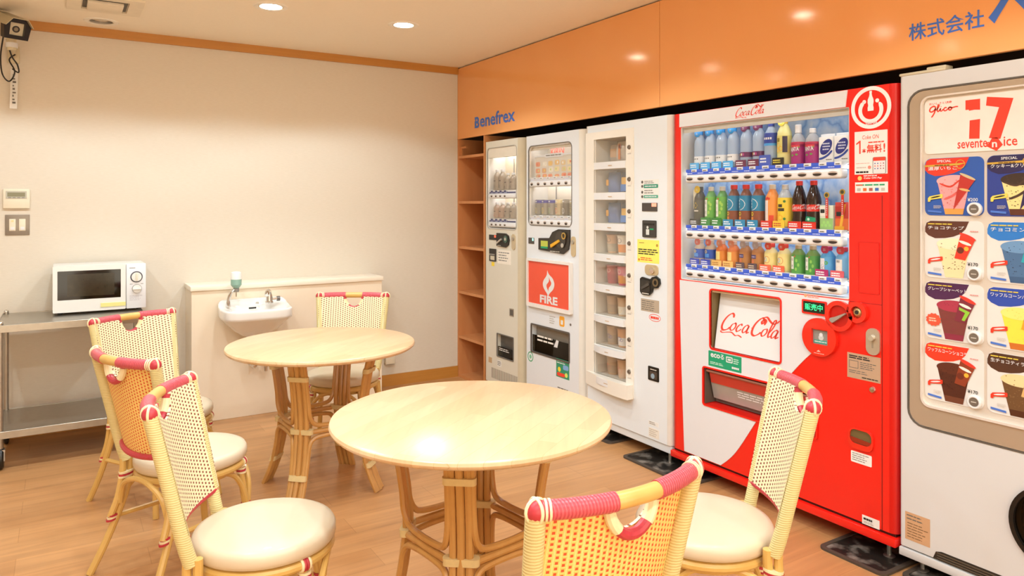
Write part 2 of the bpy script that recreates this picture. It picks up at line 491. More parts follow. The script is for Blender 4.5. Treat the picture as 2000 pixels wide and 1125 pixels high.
o = thing('security_camera', 'cream security camera on a bracket high on the back wall', 'security camera', (-2.93, 0, 2.20))
CB = M('#CFC1A0', .45)
A = Vector((-.063, -.2, .192)); D = Vector((.084, -.18, -.062)).normalized(); S = D.cross(Vector((0, 0, 1))).normalized(); U = S.cross(D)
def fr(a, l, u): return tuple(A + D * a + S * l + U * u)
b = B(); b.tf = lambda x, y, z: fr(y, x, z)
b.prism([(-.05, -.045), (.05, -.045), (.055, .02), (.03, .05), (-.03, .05), (-.055, .02)], .0, .22, CB); hs = b.build('housing', o)
b = B(); b.tf = lambda x, y, z: fr(y, x, z)
b.prism([[(-.058, -.052), (.058, -.052), (.066, .02), (.036, .058), (-.036, .058), (-.066, .02)], rect(-.036, .036, -.032, .036)], .20, .245, BLACK); b.build('front_bezel', o)
b = B(); b.tf = lambda x, y, z: fr(y, x, z)
b.box(-.036, .036, .222, .226, -.032, .036, M('#D8CDB0', .3)); b.prism([circ(0, 0, .018), circ(0, 0, .011)], .226, .230, DARK); b.disc(0, 0, .011, .226, .228, M('#8A7F66', .1)); b.build('lens_window', o)
b = B(); b.tf = lambda x, y, z: fr(y, x, z)
b.prism([[(-.07, .02), (-.038, .064), (.038, .064), (.07, .02), (.066, .02), (.036, .06), (-.036, .06), (-.066, .02)]], -.01, .27, M('#B8AC8E', .4)); b.build('sun_shield', o)
b = B(); b.box(-.03, .03, -.014, 0, .0, .10, CB, .004)
b.tube([(0, -.01, .04), (.005, -.16, .045), (.008, -.27, .045)], .014, CB); b.tube([(.004, -.275, .03), (.002, -.285, .12), (.002, -.29, .16)], .024, CB, 14); b.lathe([(.029, -.012), (.029, .014)], WHITE, (.004, -.278, .055)); b.build('bracket', o)
b = B()
b.tube(smooth_path([(-.035, -.27, .10), (-.05, -.22, .0), (-.045, -.16, -.09), (-.015, -.10, -.12), (.01, -.09, -.06), (-.015, -.12, -.0), (.015, -.14, .03)]), .004, BLACK, 6)
b.tube(smooth_path([(-.02, -.26, .09), (0, -.2, .01), (.025, -.16, -.03), (.03, -.13, -.07), (.0, -.12, -.05)]), .004, BLACK, 6); b.build('cable', o)
o = thing('paper_tag', 'long white paper tag with vertical print hanging below the security camera', 'tag', (-2.92, -.055, 2.0))
b = B(); pr = [(.0, -.07), (.004, -.03), (.010, .02), (.012, .06), (.010, .11), (.008, .16)]
vs = [(-.022 - .05 * (-z + .16) * .4 + x0, y * 1.0, z + 0.0) for (y, z) in pr for x0 in (0, .036)]
vs2 = [(x, y + .001, z) for x, y, z in vs]; n = len(vs)
b.add(vs + vs2, [(2 * i, 2 * i + 1, 2 * i + 3, 2 * i + 2) for i in range(5)] + [(n + 2 * i, n + 2 * i + 1, n + 2 * i + 3, n + 2 * i + 2) for i in range(5)] + [(2 * i, 2 * i + 2, n + 2 * i + 2, n + 2 * i) for i in range(5)] + [(2 * i + 1, 2 * i + 3, n + 2 * i + 3, n + 2 * i + 1) for i in range(5)], PAPER); b.build('strip', o)
b = B()
for k in range(9):
    z = .125 - k * .02; x = -.022 - .02 * (.16 - z) + .012; b.box(x, x + .006 + .005 * (k % 3), .0, .004, z - .006, z + .005 - .003 * (k % 2), INKG)
b.build('print', o)

# ---------------------------------------------------------------- sink counter, basin
CTR = M('#EFE0C8', .5, var=.02)
o = thing('sink_counter', 'low cream boxed-out pipe casing behind the basin', 'counter', (-1.371, 0, 0))
b = B(); b.box(-.63, .63, -.255, -.0005, 0, .828, CTR, .002, 1); b.build('casing', o)
b = B(); b.box(-.637, .637, -.268, -.0005, .829, .86, M('#F4E9D6', .4, var=.02), .004); b.build('cap_board', o)
o = thing('hand_basin', 'white ceramic hand basin hung on the low cream counter', 'sink', (-1.645, -.2555, .70))
CER = M('#F1EFEA', .12, var=.01, coat=.5)
# outline of the rim in plan: half width w, depth d
def rim(sc, dy=0.0, n=40):
    o = []
    for k in range(n):
        a = 2 * PI * k / n; ca, sa = math.cos(a), math.sin(a)
        ex = .42
        x = .215 * sc * math.copysign(abs(ca) ** ex, ca); y = .155 * sc * math.copysign(abs(sa) ** ex, sa)
        x *= 1 - .07 * max(0, -(y) / .155)
        o.append((x, y - .1565 + dy))
    return o
def rz_(x, y): return .012 + .042 * max(0, min(1, (y + .11) / .08)) * 1.0
rows = []
for sc, dz, dy, fl in ((.22, -.165, .05, 0), (.42, -.150, .045, 0), (.66, -.115, .04, 0), (.85, -.075, .025, 0), (.955, -.052, .008, 0), (.99, -.044, .001, 0), (1.0, -.034, 0, 0), (1.0, -.006, 0, 1), (1.0, .002, 0, 1), (.99, .009, 0, 1), (.96, .012, 0, 1), (.86, .008, -.004, 1)):
    rows.append([(x, min(y, -.0005), (dz + rz_(x, y) if fl else dz + rz_(x, y) * (1 + dz / .16))) for x, y in rim(sc, dy)])
def bowl(sc, dz, dy): return [(x * .92, y, dz + (rz_(x, y) * (.6 if dz > -.02 else 0.0))) for x, y in rim(sc, dy)]
rows += [bowl(.72, .002, -.022), bowl(.62, -.035, -.022), bowl(.45, -.075, -.022), bowl(.2, -.09, -.022), bowl(.02, -.092, -.022)]
b = B(); n = 40; vs = [q for r_ in rows for q in r_]
fs = [(i * n + k, i * n + (k + 1) % n, (i + 1) * n + (k + 1) % n, (i + 1) * n + k) for i in range(len(rows) - 1) for k in range(n)] + [tuple(range(n))]
b.add(vs, fs, CER); b.build('bowl', o, ang=60)
b = B(); b.box(-.03, .016, -.088, -.084, .006, .016, INK, .001); b.build('overflow_slot', o)
b = B(); b.tube([(-.02, -.14, -.14), (-.02, -.14, -.20)], .04, CER, 16); b.tube(smooth_path([(.0, -.13, -.2), (.0, -.13, -.32), (.0, -.10, -.36), (.0, -.04, -.36), (0, -.0005, -.36)]), .016, CHROME)
b.tube([(.10, -.07, -.08), (.10, -.07, -.28), (.10, -.0005, -.28)], .006, CHROME); b.build('drain_pipe', o)
b = B(); b.lathe([(.016, 0), (.016, .03), (.008, .034), (.008, .05)], CHROME, (.0, -.06, -.355), axis='y'); b.build('stop_valve', o)
b = B(); b.lathe([(.014, 0), (.014, .04)], CHROME, (.085, -.06, -.37), axis='y'); b.tube([(.085, -.05, -.41), (.085, -.05, -.34)], .01, CHROME); b.build('stop_valve', o)
o = thing('soap_dispenser', 'inverted pale green soap bottle on a chrome arm at the basin', 'soap dispenser', (-1.80, -.36, .737))
b = B(); b.tube(smooth_path([(-.0, 0, -.005), (-.002, 0, .03), (.008, 0, .07), (.03, 0, .098), (.045, 0, .10)]), [.017] * 5 + [.015] * 5 + [.013] * 5 + [.012] * 6, CHROME, 12, flat=.7); b.build('arm', o)
b = B(); b.lathe([(.016, .085), (.018, .09), (.018, .108), (.0, .108)], GREY, (.045, 0, 0)); b.tube([(.045, 0, .09), (.045, 0, .055)], .004, CHROME, 8); b.build('nozzle', o)
b = B(); b.lathe([(.012, .106), (.022, .115), (.033, .13), (.033, .168), (.0, .169)], M('#8FB5A6', .2, var=.03), (.045, 0, 0)); b.build('liquid_soap', o)
b = B(); b.lathe([(.0334, .165), (.0334, .195), (.030, .207), (.018, .213), (.0, .214)], M('#F2F1EC', .25), (.045, 0, 0)); b.build('bottle_base', o)
o = thing('faucet', 'small chrome faucet at the right of the basin', 'faucet', (-1.552, -.36, .742))
b = B(); b.lathe([(.026, -.004), (.026, .004), (.021, .01), (.019, .05), (.0, .055)], CHROME); b.tube(smooth_path([(0, 0, .02), (0, -.004, .06), (-.012, -.03, .078), (-.028, -.06, .07), (-.034, -.075, .055)]), .014, CHROME, 12); b.build('spout', o)
b = B(); b.tube([(.01, 0, .02), (.05, -.005, .022)], .009, CHROME); b.lathe([(.0, 0), (.016, .002), (.016, .02), (.0, .022)], M('#6E6A66', .3, .5), (.045, -.005, .022), axis='x'); b.build('handle', o)
b = B(); b.lathe([(.01, -.004), (.01, .006), (.0, .008)], CHROME, (-.075, .0, .0)); b.build('plug_knob', o)

# ---------------------------------------------------------------- steel trolley and microwave
o = thing('service_trolley', 'stainless steel two-shelf trolley under the microwave', 'trolley', (-2.63, -.335, 0))
SS = M('#A9A296', .3, .85, var=.12, scale=30)
for z, nm in ((.745, 'top_shelf'), (.195, 'bottom_shelf')):
    b = B(); b.box(-.345, .345, -.25, .25, z - .005, z, SS); b.box(-.348, .348, -.254, -.249, z - .035, z + .003, SS, .001, 1); b.box(-.348, .348, .249, .254, z - .035, z + .003, SS, .001, 1)
    b.box(.344, .349, -.254, .254, z - .035, z + .003, SS, .001, 1); b.box(-.349, -.344, -.254, .254, z - .035, z + .003, SS, .001, 1); b.build(nm, o)
for x in (-.33, .33):
    for y in (-.238, .238):
        b = B(); b.tube([(x, y, .1), (x, y, .755)], .0125, SS, 12); b.ball((x, y, .757), .013, CHROME); b.build('post', o)
        b = B(); b.box(x - .02, x + .02, y - .02, y + .02, .095, .105, STEEL); b.box(x - .019, x - .014, y - .015, y + .03, .045, .1, STEEL); b.box(x + .014, x + .019, y - .015, y + .03, .045, .1, STEEL)
        b.lathe([(.0, -.014), (.05, -.014), (.057, -.007), (.057, .007), (.05, .014), (0, .014)], BLACK, (x, y + .012, .058), axis='x', seg=24); b.build('caster', o)
o = thing('microwave', 'white microwave oven with a dark window and two dials', 'microwave', (-2.498, -.334, .7495))
MW = M('#E4E2DC', .3, var=.01)
b = B(); b.box(-.2355, .2355, .012, .29, .012, .272, MW, .006); b.build('cabinet', o)
for x in (-.2, .2):
    for y in (.04, .26):
        b = B(); b.lathe([(.014, 0), (.014, .014)], BLACK, (x, y, 0), 12); b.build('foot', o)
b = B(); b.prism([rr(-.2355, .128, .010, .274, .006), rr(-.213, .103, .08, .245, .003)], 0, .014, MW); dr = b.build('door', o)
b = B(); b.box(-.213, .103, .004, .010, .08, .245, M('#100D09', .08, var=.1)); b.box(-.165, .07, .0035, .005, .098, .225, M('#2B2416', .15, var=.5, scale=30)); b.build('door_window', dr)
b = B(); b.box(.0, .128, -.004, .002, .030, .052, M('#E7DC8C', .6)); b.build('notice_tape', dr)
b = B(); b.box(.132, .2355, 0, .014, .010, .274, M('#E4E4E6', .3, var=.01), .003); pn = b.build('control_panel', o)
b = B(); b.prism([circ(.185, .195, .033, n=32), circ(.185, .195, .027, n=32)], -.002, 0, M('#4B4B55', .4)); b.disc(.185, .195, .0265, -.012, 0, MW, 32); b.box(.181, .189, -.022, -.012, .172, .218, M('#E6DFC8', .4), .002); b.build('timer_dial', pn)
b = B(); b.prism([circ(.187, .125, .026, n=32), circ(.187, .125, .024, n=32)], -.001, 0, GREY); b.disc(.187, .125, .0235, -.012, 0, MW, 32); b.box(.165, .209, -.02, -.012, .120, .129, MW, .002); b.build('power_dial', pn)
b = B(); b.lines(.148, .18, .245, .252, 1, -.0006, INKG); b.lines(.148, .222, .055, .088, 4, -.0006, M('#BDBAC0', .5), .3); b.lines(.15, .165, .15, .156, 1, -.0006, INKG); b.lines(.207, .222, .15, .156, 1, -.0006, INKG); b.build('panel_print', pn)
b = B(); b.tube(smooth_path([(.20, .300, .10), (.22, .31, -.1), (.24, .31, -.33), (.21, .30, -.42), (.17, .30, -.40), (.19, .30, -.34), (.26, .315, -.32), (.30, .322, -.45)]), .004, BLACK, 6); tag(b.build('power_cord', loc=(-2.498, -.334, .7495)), 'thin black power cord hanging behind the steel trolley', 'cord')

# ---------------------------------------------------------------- wooden shelf unit in the corner
o = thing('shelf_unit', 'tall narrow orange-wood shelf unit in the corner beside the machines', 'shelf', (0, 0, 0))
b = B(); b.box(0, .36, -.018, -.001, 0, 1.888, SHELFW); b.build('side_panel', o)
b = B(); b.box(0, .36, -.436, -.420, 0, 1.888, SHELFW); b.build('side_panel', o)
b = B(); b.box(.352, .36, -.42, -.018, 0, 1.888, SHELFW); b.build('back_panel', o)
for z in (1.755, 1.397, 1.04, .685, .33, .02):
    b = B(); b.box(.0015, .352, -.42, -.018, z - .02, z, SHELFW); b.build('shelf', o)
b = B(); b.box(.02, .035, -.03, -.018, 1.757, 1.83, SHELFW); b.box(.02, .035, -.1, -.03, 1.815, 1.83, SHELFW); b.build('cleat', o)
# ---------------------------------------------------------------- rattan tables
TOPM = plank_mat('pale_laminated_beech', '#DAB488', '#E3C298', .42, .06, 0, .28, (3, 40, 1), .35, '#D2AC7C', .0008, .92, 1.03)
RAT = wood_mat('rattan_pole', '#B98341', '#D3A25C', (20, 20, 4), .35, .08, coat=.2)
RATL = wood_mat('rattan_pole_light', '#CBA052', '#DEB76B', (20, 20, 4), .35, .08, coat=.2)
CANE = M('#DCC48C', .5, var=.08, scale=60)
def legr(z):
    T = [(0, .295), (.13, .238), (.32, .205), (.5, .225), (.62, .25), (.68, .268)]
    for (a, ra), (c, rc) in zip(T, T[1:]):
        if z <= c: return ra + (rc - ra) * (z - a) / (c - a)
    return T[-1][1]
def make_table(label):
    o = thing('rattan_table', label, 'table', group='round rattan tables')
    b = B(); b.lathe([(.0, .672), (.425, .672), (.440, .675), (.448, .682), (.450, .688), (.447, .696), (.438, .700), (0, .700)], TOPM, seg=96); b.build('tabletop', o)
    b = B(); b.lathe([(.0, .655), (.33, .655), (.33, .6715), (.0, .6715)], RAT, seg=48); b.build('top_support', o)
    def lp(k, z, off, dr=0.0):
        a = R(90 * k); r_ = legr(z) + dr
        return (r_ * math.cos(a) - off * math.sin(a), r_ * math.sin(a) + off * math.cos(a), z)
    for k in range(4):
        b = B()
        for off, dr in ((-.024, 0), (0, .006), (.024, 0)):
            b.tube(smooth_path([lp(k, z, off, dr) for z in (.662, .58, .48, .36, .24, .12, .0)], 3), .0128, RAT, 8)
        lg = b.build('leg', o)
        for z, hw in ((.652, .045), (.575, .050), (.325, .055), (.125, .045)):
            b = B(); a = R(90 * k); c = lp(k, z, 0, .002); c2 = lp(k, z + .02, 0, .002)
            pts = rr(-.016, .019, -hw, hw, .014, 3)
            vs = []
            for zz, cc in ((z - .011, lp(k, z - .011, 0, .002)), (z + .011, lp(k, z + .011, 0, .002))):
                for p, q in pts: vs.append((cc[0] + p * math.cos(a) - q * math.sin(a), cc[1] + p * math.sin(a) + q * math.cos(a), zz))
            n = len(pts); b.add(vs, [(i, (i + 1) % n, n + (i + 1) % n, n + i) for i in range(n)] + [tuple(range(n)), tuple(range(n, 2 * n))], CANE); b.build('binding', lg)
    for k in range(4):
        j = k + 1
        def lerp(f, z, ins=0.0):
            A_, B_ = Vector(lp(k, z, .04)), Vector(lp(j, z, -.04)); q = A_.lerp(B_, f); q.z = z; return tuple(q)
        b = B(); b.tube(smooth_path([lp(k, .66, .037), lp(k, .56, .037), lp(k, .46, .038), lp(k, .40, .042), lerp(.07, .363), lerp(.2, .35), lerp(.5, .346), lerp(.8, .35), lerp(.93, .363), lp(j, .40, -.042), lp(j, .46, -.038), lp(j, .56, -.037), lp(j, .66, -.037)], 4), .0105, RAT, 8); b.build('upper_brace', o)
        b = B(); b.tube([lerp(-.05, .322), lerp(1.05, .322)], .0115, RAT, 8); b.build('cross_bar', o)
        b = B(); b.tube(smooth_path([lp(k, .0, .036), lp(k, .10, .036), lp(k, .2, .038), lp(k, .262, .042), lerp(.08, .290), lerp(.25, .298), lerp(.5, .300), lerp(.75, .298), lerp(.92, .290), lp(j, .262, -.042), lp(j, .2, -.038), lp(j, .10, -.036), lp(j, .0, -.036)], 4), .0105, RAT, 8); b.build('lower_brace', o)
    return o
tb = make_table('nearer round pale-topped rattan table in the middle of the floor')
tb.location = (-1.567, -3.105, 0); tb.rotation_euler = (0, 0, R(53))
dup(tb, (-1.606, -1.650, 0), R(47), 'farther round pale-topped rattan table in front of the hand basin')

# ---------------------------------------------------------------- rattan chairs
WRAPC = band_mat('cream_wound_cord', '#CBBC7C', '#E0D39A', 'Z', 160, .4, .35)
WRAPR = band_mat('red_wound_cord', '#B93C48', '#D8606A', 'X', 150, .28)
WRAPR2 = M('#BC3A46', .35, var=.15, scale=90, bump=.2)
STRC = M('#EFE0B4', .5); STRR = M('#BA3640', .4)
WEF = weave_mat('weave_front', '#F1E2B8', '#83402C', '#F4E8C4')
WEB = weave_mat('weave_back', '#F4CE74', '#DA5430', '#F7DC92')
CUSH = M('#D6C6AA', .38, var=.03, scale=6, coat=.15)
def pw(z): return .170 + (.200 - .170) * (z - .45) / .375
def py(z): return -.180 - .080 * (z - .45) / .375
BOW = .048
def ry(x, z): w = pw(z); return py(z) - BOW * (1 - min(1, (x / w) ** 2))
def make_chair(label):
    o = thing('rattan_chair', label, 'chair', group='rattan chairs around the tables')
    # seat
    b = B(); b.lathe([(.0, .386), (.188, .386), (.198, .391), (.203, .402), (.203, .420), (.197, .431), (.182, .436), (.12, .440), (0, .442)], CUSH, seg=48); b.build('seat_cushion', o, ang=50)
    b = B(); b.tube([(.186 * math.cos(2 * PI * k / 40), .186 * math.sin(2 * PI * k / 40), .371) for k in range(40)], .0145, RATL, 10, closed=True)
    b.tube([(.155 * math.cos(2 * PI * k / 32), .155 * math.sin(2 * PI * k / 32), .345) for k in range(32)], .009, RATL, 8, closed=True); b.build('seat_ring', o)
    # back posts and rear legs
    for s in (-1, 1):
        b = B(); b.tube(smooth_path([(s * .162, -.168, .405), (s * pw(.47), py(.47), .47), (s * pw(.6), py(.6), .60), (s * pw(.72), py(.72), .72), (s * .2, -.26, .825)], 4), .0195, WRAPC, 14); b.build('back_post', o)
        b = B()
        b.tube(smooth_path([(s * .163, -.150, .42), (s * .162, -.152, .36), (s * .168, -.17, .27), (s * .186, -.225, .12), (s * .205, -.28, 0)], 4), .0135, RATL, 10)
        b.tube(smooth_path([(s * .164, -.178, .42), (s * .164, -.180, .36), (s * .169, -.194, .27), (s * .178, -.218, .2)], 4), .0125, RATL, 10)
        for z, y, x, m in ((.362, -.165, .163, STRC), (.354, -.166, .163, STRR), (.346, -.167, .163, STRC), (.206, -.208, .176, STRR), (.198, -.211, .177, STRC), (.190, -.214, .178, STRR)):
            b.tube([(s * x, y, z - .0035), (s * x, y - .001, z + .0035)], .0195 if z < .3 else .0285, m, 12, flat=.75)
        b.build('leg', o)
        b = B()
        b.tube(smooth_path([(s * .132, .118, .375), (s * .138, .130, .28), (s * .150, .150, .12), (s * .160, .168, 0)], 4), .0135, RATL, 10)
        b.tube(smooth_path([(s * .118, .132, .37), (s * .126, .142, .28), (s * .138, .156, .18)], 4), .009, RATL, 8)
        for z, m in ((.345, STRC), (.337, STRR), (.329, STRC), (.206, STRR), (.198, STRC), (.190, STRR)):
            f = (.375 - z) / .375; b.tube([(s * (.130 + .026 * f), .122 + .046 * f, z - .0035), (s * (.130 + .026 * f), .122 + .046 * f, z + .0035)], .0185, m, 12)
        for dx, m in ((-.012, STRC), (-.004, STRR), (.004, STRR), (.012, STRC)):
            a = math.atan2(.118, s * .132) + dx * 5
            b.tube([((.186 + .0165 * math.cos(q)) * math.cos(a), (.186 + .0165 * math.cos(q)) * math.sin(a), .371 + .0165 * math.sin(q)) for q in [2 * PI * k / 14 for k in range(14)]], .0045, m, 6, closed=True)
        b.build('leg', o)
        b = B(); b.tube(smooth_path([(s * .172, -.196, .20), (s * .166, -.165, .29), (s * .162, -.10, .345), (s * .16, -.01, .358), (s * .154, .07, .34), (s * .149, .118, .28), (s * .150, .142, .20)], 4), .010, RATL, 8); b.build('side_arch', o)
        b = B(); b.tube([(s * .178, -.20, .198), (s * .147, .145, .198)], .0095, RATL, 8); b.build('stretcher', o)
    b = B(); b.tube(smooth_path([(-.137, .156, .20), (-.125, .165, .29), (-.07, .178, .345), (0, .182, .356), (.07, .178, .345), (.125, .165, .29), (.137, .156, .20)], 4), .010, RATL, 8); b.build('front_arch', o)
    b = B(); b.tube(smooth_path([(-.160, -.19, .25), (-.13, -.195, .325), (-.06, -.2, .362), (0, -.2, .37), (.06, -.2, .362), (.13, -.195, .325), (.160, -.19, .25)], 4), .010, RATL, 8); b.build('rear_arch', o)
    # woven back
    zb = .488; NX, NZ = 40, 20; me = bpy.data.meshes.new('woven_back'); V = []; UVs = []
    def ztop(x):
        return .818 if abs(x) > .056 else .818 - .062 * math.sqrt(max(0, 1 - (x / .056) ** 2))
    for off in (.0035, -.0035):
        for i in range(NX + 1):
            f = -1 + 2 * i / NX
            for k in range(NZ + 1):
                z0 = zb - .012 * (1 - f * f); xt = f * pw(.7); z = z0 + (ztop(xt) - z0) * k / NZ; x = f * (pw(z) + .004)
                V.append((x, ry(x, z) + off + .017, z)); UVs.append((x + .5, z))
    F = []; MI = []; n1 = (NX + 1) * (NZ + 1)
    for sd in (0, 1):
        for i in range(NX):
            for k in range(NZ):
                a = sd * n1 + i * (NZ + 1) + k; q = (a, a + NZ + 1, a + NZ + 2, a + 1)
                F.append(q if sd else q[::-1]); MI.append(sd)
    for i in range(NX):
        for k in (0, NZ):
            a = i * (NZ + 1) + k; F.append((a, a + NZ + 1, a + NZ + 1 + n1, a + n1)); MI.append(0)
    me.from_pydata(V, [], F); me.materials.append(WEF); me.materials.append(WEB); me.polygons.foreach_set('material_index', MI)
    uv = me.uv_layers.new(name='uv')
    for l in me.loops: uv.data[l.index].uv = UVs[l.vertex_index]
    me.polygons.foreach_set('use_smooth', [True] * len(me.polygons)); me.set_sharp_from_angle(angle=R(50)); me.update()
    w = bpy.data.objects.new('woven_back', me); COL.objects.link(w); w.parent = o
    # rails
    def rail(x): return (x, ry(x, .825), .825)
    X = [-.2 + .4 * k / 24 for k in range(25)]
    b = B(); b.tube([rail(x) for x in X], .0165, RATL, 14)
    top = b.build('top_rail', o)
    for s in (-1, 1):
        b = B(); b.tube([rail(s * (.052 + .138 * k / 10)) for k in range(11)], .0185, WRAPR, 14)
        b.ball((s * .2, -.26, .825), .0212, STRR)
        for q in (0, 1):
            b.tube([(s * .2 + (.0215 * math.cos(a) if q else 0), -.26 + (0 if q else .0215 * math.cos(a)), .825 + .0215 * math.sin(a)) for a in [2 * PI * k / 18 for k in range(18)]], .0035, STRC, 6, closed=True)
        b.tube([rail(s * .183), rail(s * .187)], .0205, STRC, 14); b.tube([rail(s * .176), rail(s * .180)], .0205, STRC, 14)
        b.build('red_wrap', top)
    def rim(a): return (.056 * math.cos(a), ry(.056 * math.cos(a), .8) + .008, .815 + .066 * math.sin(a))
    b = B(); b.tube([rim(PI + PI * k / 18) for k in range(19)], .0115, WRAPR2, 10)
    for s in (0, 1): b.tube([rim(PI + (PI * k / 18 if s == 0 else PI - PI * k / 18)) for k in range(1, 6)], .0125, STRC, 10)
    b.build('hand_hole_rim', o)
    b = B(); b.tube([(f * pw(zb), ry(f * pw(zb), zb) + .012, zb - .006 - .012 * (1 - f * f)) for f in [-1 + 2 * k / 16 for k in range(17)]], .0105, WRAPR2, 10); b.build('lower_rail', o)
    return o
CH = [('cream-seated rattan chair near left, its side and front to the camera', -2.183, -2.963, -21.8),
      ('rattan chair at the bottom of the photo, orange woven back to the camera', -1.771, -3.822, 90.4),
      ('rattan chair on the right in front of the red machine', -1.047, -3.612, 141.9),
      ('rattan chair between two others on the left, woven back to the camera', -2.266, -2.122, 24.0),
      ('rattan chair farthest left, standing right by the steel trolley', -2.275, -1.425, -63.2),
      ('rattan chair behind the far table, against the low cream counter', -1.345, -1.185, -121.8)]
c0 = make_chair(CH[0][0])
for i, (lb, x, y, f) in enumerate(CH):
    if i == 0: c0.location = (x, y, 0); c0.rotation_euler = (0, 0, R(f - 90))
    else: dup(c0, (x, y, 0), R(f - 90), lb)

# ---------------------------------------------------------------- dirty mats under the machines
t = NT('dirty_black_rubber')
nz = t.n('ShaderNodeTexNoise'); nz.inputs['Scale'].default_value = 14; nz.inputs['Detail'].default_value = 8; t.l(t.coord(), nz.inputs[0])
cr = t.n('ShaderNodeValToRGB'); cr.color_ramp.elements[0].position = .5; cr.color_ramp.elements[0].color = lin('#1C1712'); cr.color_ramp.elements[1].position = .72; cr.color_ramp.elements[1].color = lin('#8E857A')
t.l(nz.outputs[0], cr.inputs[0]); t.l(cr.outputs[0], t.p.inputs['Base Color']); t.p.inputs['Roughness'].default_value = .5; t.bump(nz.outputs[0], .5, .004)
MATM = t.m; MATE = M('#4A3F35', .6)
for lb, x0, x1, y0, y1 in (('grimy rubber mat on the floor between the snack machine and the red machine', -.105, .30, -2.62, -2.12),
                           ('grimy rubber mat under the right foot of the red machine', -.12, .30, -3.62, -3.34),
                           ('dirty rubber mat under the left front of the snack machine', -.03, .30, -1.93, -1.72),
                           ('dirty rubber mat under the ice cream machine', -.06, .30, -4.2, -3.64)):
    o = thing('floor_mat', lb, 'mat', ((x0 + x1) / 2, (y0 + y1) / 2, 0), 0, 'mats under the machines')
    hx, hy = (x1 - x0) / 2, (y1 - y0) / 2
    b = B(); b.prism([rr(-hx, hx, -hy, hy, .03), rr(-hx + .018, hx - .018, -hy + .018, hy - .018, .02)], 0, .009, MATE, axis='z'); b.build('rim', o)
    b = B(); b.prism(rr(-hx + .016, hx - .016, -hy + .016, hy - .016, .02), .001, .006, MATM, axis='z'); b.build('base', o)
# ---------------------------------------------------------------- vending machines
def machine(name, label, y0):
    return thing(name, label, 'vending machine', (0, y0, 0), -PI / 2)
def cabinet(o, w, z0, z1, m, holes, re=.03, dep=.72, side=None, rl=None):
    rl = rl or re
    b = B(); side = side or m
    b.prism([rect(rl, w - re, z0, z1)] + holes, 0, .2, m, back=False)
    for s in (0, 1):
        prof = []; q = re if s else rl
        for k in range(7):
            a = PI / 2 * k / 6; prof.append((q * (1 - math.cos(a)), q * (1 - math.sin(a))))
        prof += [(q, .2), (0, .2)]
        if s: prof = [(w - x, y) for x, y in prof]
        b.prism(prof, z0, z1, side, axis='z')
    b.box(0, w, .2, dep, z0, z1, side)
    cb = b.build('cabinet', o)
    return cb
def feet(o, w, zt):
    for x in (.06, w - .06):
        for y in (.05, .64):
            b = B(); b.lathe([(.022, 0), (.022, .008), (.009, .012), (.009, zt)], STEEL, (x, y, 0), 12); b.build('foot', o)
def liner(o, h, m, dep=.17, t_=.004, back=None):
    """inner walls of a display window given by rect tuple (x0,x1,z0,z1,r)"""
    x0, x1, z0, z1, r = h
    b = B(); b.prism([rr(x0, x1, z0, z1, r), rr(x0 + t_, x1 - t_, z0 + t_, z1 - t_, max(.002, r - t_))], .003, dep, m)
    b.box(x0 + .001, x1 - .001, dep - .006, dep, z0 + .001, z1 - .001, back or m)
    b.build('display_liner', o)
def pane(o, h, y=.012):
    x0, x1, z0, z1, r = h
    b = B(); b.prism(rr(x0 + .0045, x1 - .0045, z0 + .0045, z1 - .0045, max(.002, r - .004)), y, y + .003, GLASS); b.build('glass_pane', o)
def trim(o, h, m, w=.006, y0=-.003, y1=.004):
    x0, x1, z0, z1, r = h
    b = B(); b.prism([rr(x0 - w, x1 + w, z0 - w, z1 + w, r + w), rr(x0, x1, z0, z1, r)], y0, y1, m); b.build('window_trim', o)
def button_rail(o, x0, x1, zc, h, n, xs, price=True, strip=BLUE, bw=.021, bh=.0085, y0=-.006, sh=.03):
    b = B(); b.box(x0, x1, y0, .05, zc - h / 2, zc + h / 2, WHITE, .012, 4)
    if price:
        b.box(x0 + .004, x1 - .004, y0 + .012, .05, zc + h / 2 - .002, zc + h / 2 + sh, WHITE, .002, 1)
    rl = b.build('button_rail', o)
    if price:
        b = B(); z0 = zc + h / 2 + .002; p = (xs[1] - xs[0])
        b.box(x0 + .006, x1 - .006, y0 + .0105, y0 + .0125, z0, z0 + sh * .45, strip)
        for x in xs: b.box(x - p * .5, x - p * .02, y0 + .0105, y0 + .0125, z0 + sh * .4, z0 + sh * .93, strip)
        for x in xs: b.lines(x + p * .06, x + p * .42, z0 + sh * .45, z0 + sh * .8, 1, y0 + .0114, INKG, .5, int(x * 1000))
        for x in xs: b.lines(x - p * .4, x + p * .2, z0 + .001, z0 + sh * .4, 1, y0 + .0100, M('#C9D2F2', .5), .35, int(x * 999))
        b.build('price_strip', rl)
    for x in xs:
        b = B(); b.prism([circ(x, zc, bw + .0025, bh + .0025, 20), circ(x, zc, bw, bh, 20)], y0 - .0015, y0 + .001, M('#C9C4C0', .3)); b.prism(circ(x, zc - .001, bw, bh, 20), y0 - .0008, y0 + .001, M('#3B302A', .25, var=.2, scale=50))
        b.prism([(x + bw * math.cos(a), zc + bh * math.sin(a)) for a in [PI * k / 10 for k in range(11)]] + [(x + bw * .98 * math.cos(a), zc + bh * (.35 * math.sin(a))) for a in [PI * k / 10 for k in range(10, -1, -1)]], y0 - .0012, y0 - .0012, M('#B9A79A', .3))
        b.build('selection_button', rl)
def shelf_plate(o, x0, x1, z, dep, m=None):
    b = B(); b.box(x0, x1, .045, dep, z - .006, z, m or M('#DADAD6', .4)); b.build('display_shelf', o)
def light_tube(o, x0, x1, z, y=.04, s=4.0):
    b = B(); b.tube([(x0, y, z), (x1, y, z)], .007, glow('#F4F6FF', s), 10); b.build('light_tube', o)
